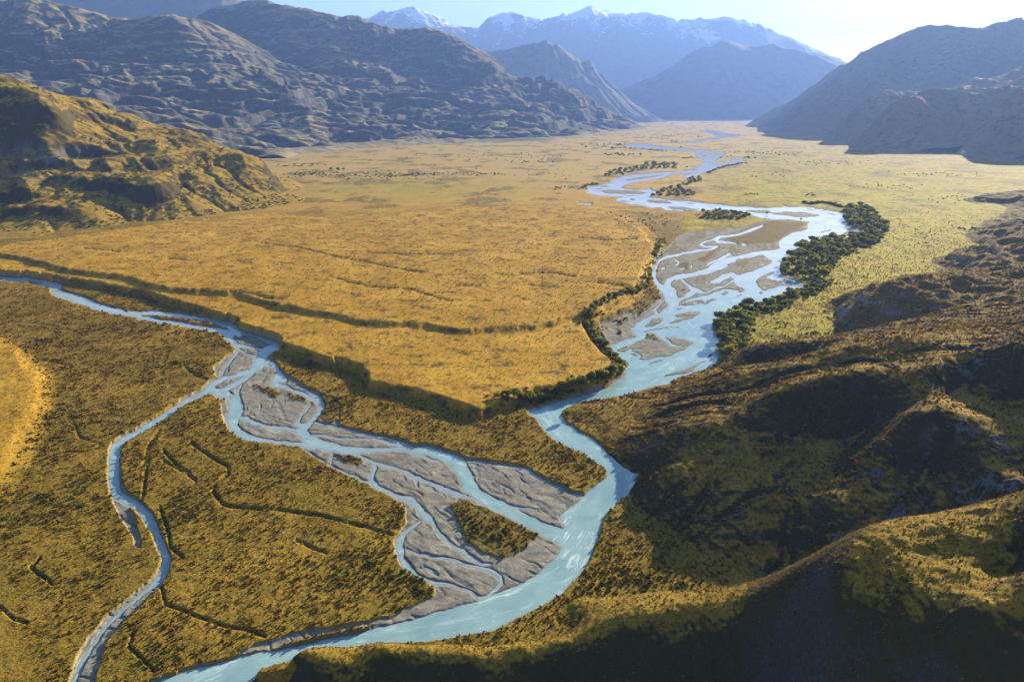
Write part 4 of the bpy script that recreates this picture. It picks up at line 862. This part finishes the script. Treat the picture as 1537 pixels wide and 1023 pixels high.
def hz(h, X, Y): return h.z(np.asarray(X, float), np.asarray(Y, float))
def ground_z(X, Y):
    """height of whatever lies on top at X,Y and which surface that is (0 floor, 1 hillside, 2 knoll, 3 ridge)"""
    X = np.asarray(X, float); Y = np.asarray(Y, float)
    x, y = proj(X, Y, 0.0)
    ff = floor_fields(x, y); z = np.where(ff['w'] > -.6, -50.0, ff['z'])-90*under_ridge(X, Y); src = np.zeros(len(X), int)
    for k, (h, lo, hi, a0, a1) in enumerate(((hill_near, 285, 760, .02, 1.3), (hill_knoll, 640, 2400, .34, 1.1), (ridge_near, 90, 300, -.5, 1.2)), 1):
        i = np.nonzero((Y > lo) & (Y < hi) & (X/Y > a0) & (X/Y < a1))[0]
        if len(i):
            zz = hz(h, X[i], Y[i]); u = (zz > z[i]) & (zz > 0 if k < 3 else zz > -60)
            z[i[u]] = zz[u]; src[i[u]] = k
    return z, src, ff
def scatter_object(name, meshes, P_, S, rot, pick, label, cat):
    """one object: points with geometry-nodes instances of the plant meshes"""
    me = np_mesh(name+'_points', P_, np.zeros((0, 3), np.int32))
    for an, typ, dat in (('scl', 'FLOAT', S), ('rot', 'FLOAT', rot)):
        a = me.attributes.new(an, typ, 'POINT'); a.data.foreach_set('value', np.asarray(dat, np.float32))
    a = me.attributes.new('pick', 'INT', 'POINT'); a.data.foreach_set('value', np.asarray(pick, np.int32))
    o = link(name, me)
    ng = bpy.data.node_groups.new(name, 'GeometryNodeTree')
    ng.interface.new_socket('Geometry', in_out='INPUT', socket_type='NodeSocketGeometry'); ng.interface.new_socket('Geometry', in_out='OUTPUT', socket_type='NodeSocketGeometry')
    N = ng.nodes; L = ng.links; gi = N.new('NodeGroupInput'); go = N.new('NodeGroupOutput'); jn = N.new('GeometryNodeJoinGeometry')
    def na(n, typ):
        q = N.new('GeometryNodeInputNamedAttribute'); q.data_type = typ; q.inputs[0].default_value = n; return q.outputs[0]
    cb = N.new('ShaderNodeCombineXYZ'); L.new(na('rot', 'FLOAT'), cb.inputs[2]); sc = na('scl', 'FLOAT'); pk = na('pick', 'INT')
    for k, m in enumerate(meshes):
        src = bpy.data.objects.new(m.name, m)
        oi = N.new('GeometryNodeObjectInfo'); oi.inputs[0].default_value = src
        cm = N.new('FunctionNodeCompare'); cm.data_type = 'INT'; cm.operation = 'EQUAL'
        L.new(pk, cm.inputs[2]); cm.inputs[3].default_value = k
        ip = N.new('GeometryNodeInstanceOnPoints'); L.new(gi.outputs[0], ip.inputs['Points']); L.new(cm.outputs[0], ip.inputs['Selection'])
        L.new(oi.outputs['Geometry'], ip.inputs['Instance']); L.new(cb.outputs[0], ip.inputs['Rotation']); L.new(sc, ip.inputs['Scale'])
        L.new(ip.outputs[0], jn.inputs[0])
    L.new(jn.outputs[0], go.inputs[0])
    md = o.modifiers.new('scatter', 'NODES'); md.node_group = ng
    return tag(o, label, cat, kind='stuff')

# ---- low scrub over the near plain, the hillside and the ridge
def band(y0, y1, a0, a1, dens):
    n = int(dens*(a1-a0)*(y1*y1-y0*y0)/2)
    Y = np.sqrt(rng.uniform(y0*y0, y1*y1, n)); return rng.uniform(a0, a1, n)*Y, Y
XS, YS = [], []
for y0 in np.arange(160, 960, 40):
    ym = y0+20; d = .36*min(1.0, (330/ym))**1.35*(1.25 if ym < 300 else 1)
    x_, y_ = band(y0, y0+40, -.88, .9, d); XS.append(x_); YS.append(y_)
XS = np.concatenate(XS); YS = np.concatenate(YS)
zs, src, ff = ground_z(XS, YS)
dn = fbm(XS/28, YS/28, 4); dn2 = fbm(XS/90+9, YS/90, 3)
px_, py_ = proj(XS, YS, 0.0)
on_floor = (src == 0) & (ff['w'] < -1.6) & (ff['stK'] < .5) & (ff['gul'] < .25)
veg_ok = np.where(ff['gravel'] > .35, (ff['veg'] > .4), True)
low = on_floor & veg_ok & (ff['stB'] < .25) & (px_ < 1090) & (rng.random(len(XS)) < np.clip(.66+1.0*dn, .08, 1))
bank_r = on_floor & (px_ > 1090) & (py_ > 500) & (rng.random(len(XS)) < np.clip(.15+.8*dn, .02, .8))
foot_hill = (src == 1) & (rng.random(len(XS)) < np.clip(.42+.9*dn, .06, 1))
onridge = (src == 3) & (rng.random(len(XS)) < np.clip(.55+.9*dn, .12, 1))
kn = (src == 2) & (YS < 1000) & (rng.random(len(XS)) < np.clip(.3+.9*dn, 0, 1))
def facing(h, X, Y):
    return (hz(h, X, Y+4)-hz(h, X, Y-4))/8
i3 = np.nonzero(src == 3)[0]; i1 = np.nonzero(src == 1)[0]
onridge[i3] &= (facing(ridge_near, XS[i3], YS[i3]) < .32) | (rng.random(len(i3)) < .4)
keep = low | foot_hill | onridge | kn | bank_r
XS, YS, zs, src, dn, dn2 = XS[keep], YS[keep], zs[keep], src[keep], dn[keep], dn2[keep]
sz = np.clip(rng.lognormal(-.12, .42, len(XS)), .35, 2.2)*.86*np.clip(YS/330, .75, 2.1)**.55
px_, py_ = proj(XS, YS, zs)
fan = np.exp(-((px_-960)/95)**2-((py_-880)/48)**2)+.8*np.exp(-((px_-1330)/110)**2-((py_-875)/26)**2)*(src == 3)+.7*np.exp(-((px_-740)/50)**2-((py_-795)/40)**2)+.6*np.exp(-((px_-600)/60)**2-((py_-880)/50)**2)+.6*np.exp(-((px_-270)/70)**2-((py_-965)/35)**2)
sz *= np.where(src == 3, .66, 1.0)*(1+.25*dn2)*(1+.55*np.clip(fan, 0, 1))
greenish = rng.random(len(XS)) < np.clip(.12+.5*sstep(.1, .6, dn2)+.75*fan, 0, .95)
pick = np.where(greenish, 4+rng.integers(0, 3, len(XS)), rng.integers(0, 4, len(XS)))
rot = rng.uniform(0, 6.283, len(XS))
# the bushes that show largest are things of their own
show = sz*np.where(greenish, 1.15, 1)/np.sqrt(XS**2+YS**2+(H-zs)**2)*((px_ > 4) & (px_ < 1533) & (py_ < 1018) & (py_ > 600))
# a bush behind the ridge crest or down in its shadowed face is not counted as showing large
top = np.argsort(-show)[:280]
solo = np.zeros(len(XS), bool); solo[top] = True
scatter_object('scrub', SHRUB+BUSH, np.stack([XS, YS, zs-.08], 1)[~solo], sz[~solo], rot[~solo], pick[~solo], 'low brown and olive scrub covering the near plain and hillsides', 'scrub')
BL = {0:'big olive bush in the scrub on the flat beside the near river', 1:'big olive bush at the sunlit foot of the dark hillside', 3:'big bush standing on the near ridge below the viewpoint', 2:'bush on the rocky knolls'}
BGp = {0:'bushes in the scrub on the near flat', 1:'bushes at the foot of the dark hillside', 3:'bushes on the near ridge', 2:'bushes on the rocky knolls'}
for i in top:
    o = bpy.data.objects.new('bush', (SHRUB+BUSH)[pick[i]]); COL.objects.link(o)
    o.location = (XS[i], YS[i], zs[i]-.08); o.scale = (sz[i],)*3; o.rotation_euler = (0, 0, rot[i])
    tag(o, BL[src[i]], 'bush', BGp[src[i]])

# ---- tussock grass on the terraces and the lit crest
XT, YT = [], []
for y0 in np.arange(180, 1850, 50):
    ym = y0+25; d = .14*min(1.0, 500/ym)**1.6*(1.4 if ym < 270 else 1)
    x_, y_ = band(y0, y0+50, -.9, .9, d); XT.append(x_); YT.append(y_)
XT = np.concatenate(XT); YT = np.concatenate(YT)
zt, st_, ft = ground_z(XT, YT)
kt = ((st_ == 0) & (ft['w'] < -2) & (ft['gravel'] < .3) & ((ft['stB'] > .7) | (rng.random(len(XT)) < .75))) | (st_ == 3) | (st_ == 1) | (st_ == 2)
i3 = np.nonzero(st_ == 3)[0]; i1 = np.nonzero(st_ == 1)[0]
kt[i3] &= (facing(ridge_near, XT[i3], YT[i3]) < .25) | (rng.random(len(i3)) < .06)
kt[i1] &= (facing(hill_near, XT[i1], YT[i1]) < .22) | (rng.random(len(i1)) < .10)
kt &= rng.random(len(XT)) < np.clip((1850-YT)/900, 0, 1)*np.where((st_ == 0) & (ft['stB'] > .5), .45, 1)
XT, YT, zt = XT[kt], YT[kt], zt[kt]
scatter_object('tussock_grass', TUFT, np.stack([XT, YT, zt-.03], 1), rng.uniform(.45, 1.0, len(XT))*np.clip(YT/420, .75, 2.4), rng.uniform(0, 6.283, len(XT)), rng.integers(0, 2, len(XT)), 'golden tussock grass dotted over terraces and slopes', 'grass')

# ---- trees
def tree(X, Y, z, h, wd, kind, label, group):
    r = bpy.data.objects.new('tree', None); COL.objects.link(r); r.location = (X, Y, z); r.rotation_euler = (0, 0, random.uniform(0, 6.28)); r.empty_display_size = 1
    tag(r, label, 'tree', group)
    c, t = TREE[kind]
    for nm, m in (('crown', c), ('trunk', t)):
        o = bpy.data.objects.new(nm, m); COL.objects.link(o); o.parent = r; o.scale = (wd, wd, h)
    return r
def in_poly(x, y, poly): return sd_poly(np.array([x], float), np.array([y], float), poly, 3.0)[0] > 0
GROVES = [   # outline, kind weights, height range, spacing m, label, group
 ('p','Z2',[(1110,300),(1130,262),(1200,245),(1280,240),(1340,290),(1440,370),(1500,420),(1480,480),(1330,500),(1280,455),(1140,400),(1105,345)],(0,1,2),(10,20),15.5,'dark evergreen tree in the grove on the outer bend of the river','trees of the outer bend grove'),
 ('p','Z2',[(740,900),(640,880),(545,840),(535,750),(600,690),(680,620),(800,560),(980,520),(1200,500),(1380,490),(1455,540),(1310,600),(1180,650),(1060,710),(1050,790),(950,820),(940,900)],(0,1,2,3),(8,19),13.0,'dense evergreen tree in the long grove along the right bank','trees of the long right bank grove'),
 ('p','Z2',[(770,950),(850,920),(990,910),(950,970),(860,1005)],(0,2,4),(7,11),9.0,'small round tree at the lower tip of the long grove','trees at the lower tip of the long grove'),
 ('p','Z3',[(900,820),(960,775),(1110,730),(1240,690),(1330,650),(1420,640),(1500,620),(1537,600),(1537,670),(1400,690),(1350,750),(1280,800),(1180,815),(1020,840)],(0,3,4),(7,12),9.0,'olive tree in the thin strip between two right bank groves','trees of the thin right bank strip'),
 ('p','Z4',[(1195,340),(1260,285),(1390,215),(1490,200),(1520,330),(1510,500),(1460,570),(1350,640),(1270,640),(1240,570),(1270,430)],(0,1,2,3),(7,16),9.5,'tall dark tree in the nearest grove on the right bank','trees of the nearest right bank grove'),
 ('l','FF',[(995,361),(985,385),(978,410),(966,436),(950,448),(933,455),(905,470),(885,483),(882,496),(895,510),(912,528),(925,545),(935,556)],(3,4,0),(6,10),7.5,'green tree in the line below the golden terrace edge','trees lining the terrace edge'),
 ('l','FF',[(934,558),(925,570),(905,579),(880,586),(855,593),(830,597),(805,603),(780,607),(760,609),(742,612)],(3,4,1),(6,11),5.0,'round green tree on the bank under the point of the golden terrace','trees under the terrace point'),
 ('l','FF',[(932,552),(920,568),(898,578),(870,585),(840,592)],(4,3,0),(5,8),6.5,'round green tree on the bank under the point of the golden terrace','trees under the terrace point'),
 ('p','Z1',[(215,505),(240,470),(330,440),(450,430),(570,400),(600,375),(650,370),(700,380),(880,385),(830,430),(600,440),(430,470),(380,490)],(0,1,2),(10,15),26,'dark tree in the far grove left of the upper river','trees of the far left grove'),
 ('p','Z1',[(640,680),(700,630),(820,590),(930,570),(970,520),(1060,500),(1080,540),(1000,570),(880,600),(1040,660),(960,680)],(0,1,4),(9,14),22,'dark tree in the far grove on the inside of the upper bend','trees of the far inner bend grove'),
 ('p','Z1',[(1085,885),(1100,850),(1190,800),(1280,795),(1480,825),(1520,855),(1400,890),(1250,890)],(3,4,0),(8,13),15,'olive tree in the grove on the island between the channels','trees of the island grove'),
 ('l','FF',[(1063,260),(1075,254),(1085,251),(1105,247),(1118,245)],(0,1,2),(9,13),24,'dark tree in the distant row on the far side of the upper river','trees of the distant row'),
 ('l','FF',[(1208,306),(1222,307),(1232,305),(1245,306),(1255,309),(1266,312)],(0,1,2),(9,14),8,'dark tree in the tail of the outer bend grove','trees of the outer bend tail'),
 ('l','FF',[(872,283),(880,280),(888,276),(898,278)],(0,2),(9,12),22,'dark tree in the small clump at the left turn of the river','trees at the left turn'),
 ('l','FF',[(918,223),(935,222),(950,224),(975,225),(995,226)],(0,2),(10,14),55,'tiny distant tree beside the far loop of the river','trees by the far loop'),
]
MAXT = 292; REST = []; CAND = []
def place(x, y, kinds, hr, label, group):
    X, Y = unproj(x, y, 0.0); CAND.append((float(X), float(Y), kinds, random.uniform(*hr), label, group))
for typ, q, pts, kinds, hr, gap, label, group in GROVES:
    pl = conv(q, pts); XX, YY = unproj(pl[:,0], pl[:,1])
    if typ == 'p':
        got = []
        for _ in range(6000):
            X_, Y_ = random.uniform(XX.min(), XX.max()), random.uniform(YY.min(), YY.max())
            x, y = proj(X_, Y_, 0.0)
            if any((X_-a)**2+(Y_-b)**2 < gap*gap for a, b in got) or not in_poly(x, y, pl): continue
            got.append((X_, Y_)); place(x, y, kinds, hr, label, group)
    else:
        d = 0.0
        for k in range(len(pl)-1):
            L = math.hypot(XX[k+1]-XX[k], YY[k+1]-YY[k])
            while d < L:
                t = d/L; j = gap*.3
                x, y = proj(XX[k]+(XX[k+1]-XX[k])*t+random.uniform(-j, j), YY[k]+(YY[k+1]-YY[k])*t+random.uniform(-j, j), 0.0)
                place(x, y, kinds, hr, label, group); d += gap*random.uniform(.7, 1.25)
            d -= L
cx_ = np.array([c[0] for c in CAND]); cy_ = np.array([c[1] for c in CAND])
zc, sc_, fc_ = ground_z(cx_, cy_); order = np.argsort([-c[3]/c[1] for c in CAND]); NT_ = 0
for i in order:
    X, Y, kinds, h, label, group = CAND[i]
    if fc_['w'][i] > -.8 or zc[i] < -5: continue
    if NT_ < MAXT:
        tree(X, Y, float(zc[i])-.2, h*.8, h*random.uniform(.85, 1.2), random.choice(kinds), label, group); NT_ += 1
    else: REST.append((X, Y, float(zc[i])-.2, h))
LONE = [(497,257,15,'tallest dark tree of the lone cluster on the far left plain'),(508,258,17,'broad dark tree at the right of the lone cluster on the far left plain'),(516,257,13,'small dark tree at the right end of the lone cluster'),
        (852,629,7,'pale round bush tree on the point where the river narrows'),(1055,321,12,'single round tree left of the island grove'),(1151,322,7,'single small tree on the bar right of the island grove'),(1202,331,6,'small round bush tree on the bank of the island meadow'),
        (1289,489,4,'dark round bush on the yellow meadow by the right bank')]
for x, y, h, lb in LONE:
    X, Y = unproj(x, y, 0.0); z, s_, f_ = ground_z([float(X)], [float(Y)])
    tree(float(X), float(Y), max(float(z[0]), .1)-.2, h, h*1.05, 0, lb, None)
print('TREES', NT_, 'REST', len(REST), 'SCRUB', len(XS), 'TUFT', len(XT))
# ---- bushes too far and too many to single out
XB, YB, SB = [], [], []
def clump(x0, y0, rx, ry_, n, s0, s1):
    n = int(n*.7)
    x = x0+rx*rng.normal(size=n)*.5; y = y0+ry_*rng.normal(size=n)*.5
    X, Y = unproj(x, y, 0.0); XB.append(X); YB.append(Y); SB.append(rng.uniform(s0, s1, n))
for c in [(955,222,70,3,60,8,14),(920,218,40,2,30,8,14),(930,232,40,2,40,8,13),(990,226,26,2,30,8,12),(1035,238,14,2,14,7,11),(1013,213,14,2,16,10,14),(1110,237,30,2,30,7,11),(1130,229,40,2,30,6,10),(1160,232,60,3,50,5,9),(1060,252,30,2,26,6,10),(560,264,90,6,160,4,8),(700,262,50,3,50,4,8),(620,262,40,3,60,4,9),(800,243,40,3,40,4,9),(470,262,40,4,80,4,8),(450,248,30,3,40,5,9),(1010,287,30,2,20,5,8),(1125,293,16,2,16,4,7),(1215,293,10,2,10,4,7),(1460,345,22,3,24,3,6),(850,283,30,2,20,5,8),(960,335,50,14,120,2,4.5),(1390,262,80,4,60,3,6),(1250,245,80,4,50,4,7),(1430,298,60,6,50,2.5,5),(1340,280,60,6,40,3,5),(1180,262,50,6,30,3,6),(820,262,120,8,50,3,6),(1010,205,60,3,50,8,12),(700,235,160,5,60,5,9),(1380,350,70,14,40,2,4),(1290,400,60,24,40,1.5,3.5),(1180,490,30,9,24,1.5,3.5),(1260,470,30,9,18,1.5,3.5),(205,325,60,4,30,3,6),(120,340,40,4,30,3,6)]:
    clump(*c)
for ln, dd in GUL:       # low dark bushes follow the creek lines
    for k in range(len(ln)-1):
        xa, ya = unproj(ln[k,0], ln[k,1]); xb, yb = unproj(ln[k+1,0], ln[k+1,1]); L = math.hypot(xb-xa, yb-ya); n = int(L/1.9)
        t = rng.random(n); j = .7+.0012*ya
        XB.append(xa+(xb-xa)*t+j*rng.normal(size=n)); YB.append(ya+(yb-ya)*t+j*rng.normal(size=n)); SB.append(rng.uniform(.8, 1.9, n)*min(1.5, max(1, ya/500))*min(1, dd/1.5))
for X_, Y_, kinds, h, label, group in CAND:      # undergrowth that closes the groves
    for q in range(3):
        XB.append(np.array([X_+random.gauss(0, 4.5)])); YB.append(np.array([Y_+random.gauss(0, 6.5)])); SB.append(np.array([random.uniform(2.0, 5.0)]))
if REST:
    r_ = np.array(REST); XB.append(r_[:,0]); YB.append(r_[:,1]); SB.append(r_[:,3])
# dark bushes on the craggy hill
n = 9000; Yh = rng.uniform(1400, 2250, n); ah = rng.uniform(-.86, -.28, n); Xh = ah*Yh
zh = hz(hill_left, Xh, Yh); k = (zh > 2) & (fbm(Xh/70, Yh/70, 4)-.0022*(zh-60) > .02)
XH, YH, ZH = Xh[k], Yh[k], zh[k]
XB = np.concatenate(XB); YB = np.concatenate(YB); SB = np.concatenate(SB)
zb, sb_, fb = ground_z(XB, YB); kb = (fb['w'] < -1) & (zb > -5) & ~((fb['gravel'] > .4) & (YB < 700))
PB_ = np.concatenate([np.stack([XB, YB, zb], 1)[kb], np.stack([XH, YH, ZH-.3], 1)]); SBB = np.concatenate([SB[kb], rng.uniform(2.5, 6.0, len(XH))])
BUSHD = []
for k in range(3):
    v, fc = leaf_cloud(150, .66, .66, .40, .22, .13, 190+k, 7, .5); BUSHD.append(np_mesh('dark_bush', v, fc, [M_bush if k else M_tree], False))
scatter_object('distant_bushes', BUSHD, PB_, SBB*.9, rng.uniform(0, 6.283, len(PB_)), rng.integers(0, 3, len(PB_)), 'dark distant bushes scattered over the far plain and the craggy hill', 'bushes')

# ------------------------------------------------------------------ air, light, sky, camera
SUN_AZ, SUN_EL = math.radians(40), math.radians(16.5)
bm_v = [(x, y, z) for z in (-115, 3600) for y in (-3000, 33500) for x in (-27000, 27000)]
hz_me = bpy.data.meshes.new('haze'); hz_me.from_pydata(bm_v, [], [(0,2,3,1),(4,5,7,6),(0,1,5,4),(2,6,7,3),(0,4,6,2),(1,3,7,5)]); hz_me.update()
haze = tag(link('haze', hz_me), 'thin blue haze filling the valley toward the far mountains', 'haze', kind='stuff')
hm = bpy.data.materials.new('haze'); hm.use_nodes = True; hm.node_tree.nodes.clear()
vo = hm.node_tree.nodes.new('ShaderNodeVolumePrincipled'); vo.inputs['Color'].default_value = (.17,.30,.76,1); vo.inputs['Density'].default_value = 4.5e-5; vo.inputs['Anisotropy'].default_value = .26
ho = hm.node_tree.nodes.new('ShaderNodeOutputMaterial'); hm.node_tree.links.new(vo.outputs[0], ho.inputs['Volume'])
hz_me.materials.append(hm)

wd = bpy.data.worlds.new('World'); scene.world = wd; wd.use_nodes = True
nt = wd.node_tree; bg = nt.nodes['Background']; sky = nt.nodes.new('ShaderNodeTexSky'); sky.sky_type = 'NISHITA'
sky.sun_disc = False; sky.sun_elevation = SUN_EL; sky.sun_rotation = SUN_AZ; sky.altitude = 400; sky.air_density = 1.0; sky.dust_density = .4; sky.ozone_density = 1.6
nt.links.new(sky.outputs[0], bg.inputs[0]); bg.inputs[1].default_value = .05
sun = bpy.data.lights.new('sun', 'SUN'); sun.energy = 5.0; sun.angle = math.radians(.5); sun.color = (1, .87, .60)
so = bpy.data.objects.new('sun', sun); COL.objects.link(so)
sv = Vector((math.sin(SUN_AZ)*math.cos(SUN_EL), math.cos(SUN_AZ)*math.cos(SUN_EL), math.sin(SUN_EL)))
so.rotation_euler = (-sv).to_track_quat('-Z', 'Y').to_euler(); so.location = (900, 900, 900)
cam = bpy.data.cameras.new('camera'); cam.lens = 24; cam.sensor_width = 36; cam.clip_start = 1; cam.clip_end = 120000
co = bpy.data.objects.new('camera', cam); COL.objects.link(co); co.location = (0, 0, H); co.rotation_euler = (math.pi/2-P, 0, 0)
scene.camera = co
scene.view_settings.view_transform = 'Standard'; scene.view_settings.look = 'None'; scene.view_settings.exposure = 2.2; scene.view_settings.gamma = 1
cy = scene.cycles
cy.use_denoising = True; cy.max_bounces = 4; cy.diffuse_bounces = 2; cy.glossy_bounces = 2; cy.transmission_bounces = 3; cy.volume_bounces = 0; cy.transparent_max_bounces = 4
cy.use_adaptive_sampling = True; cy.adaptive_threshold = .02
try: cy.denoiser = 'OPENIMAGEDENOISE'
except Exception: pass
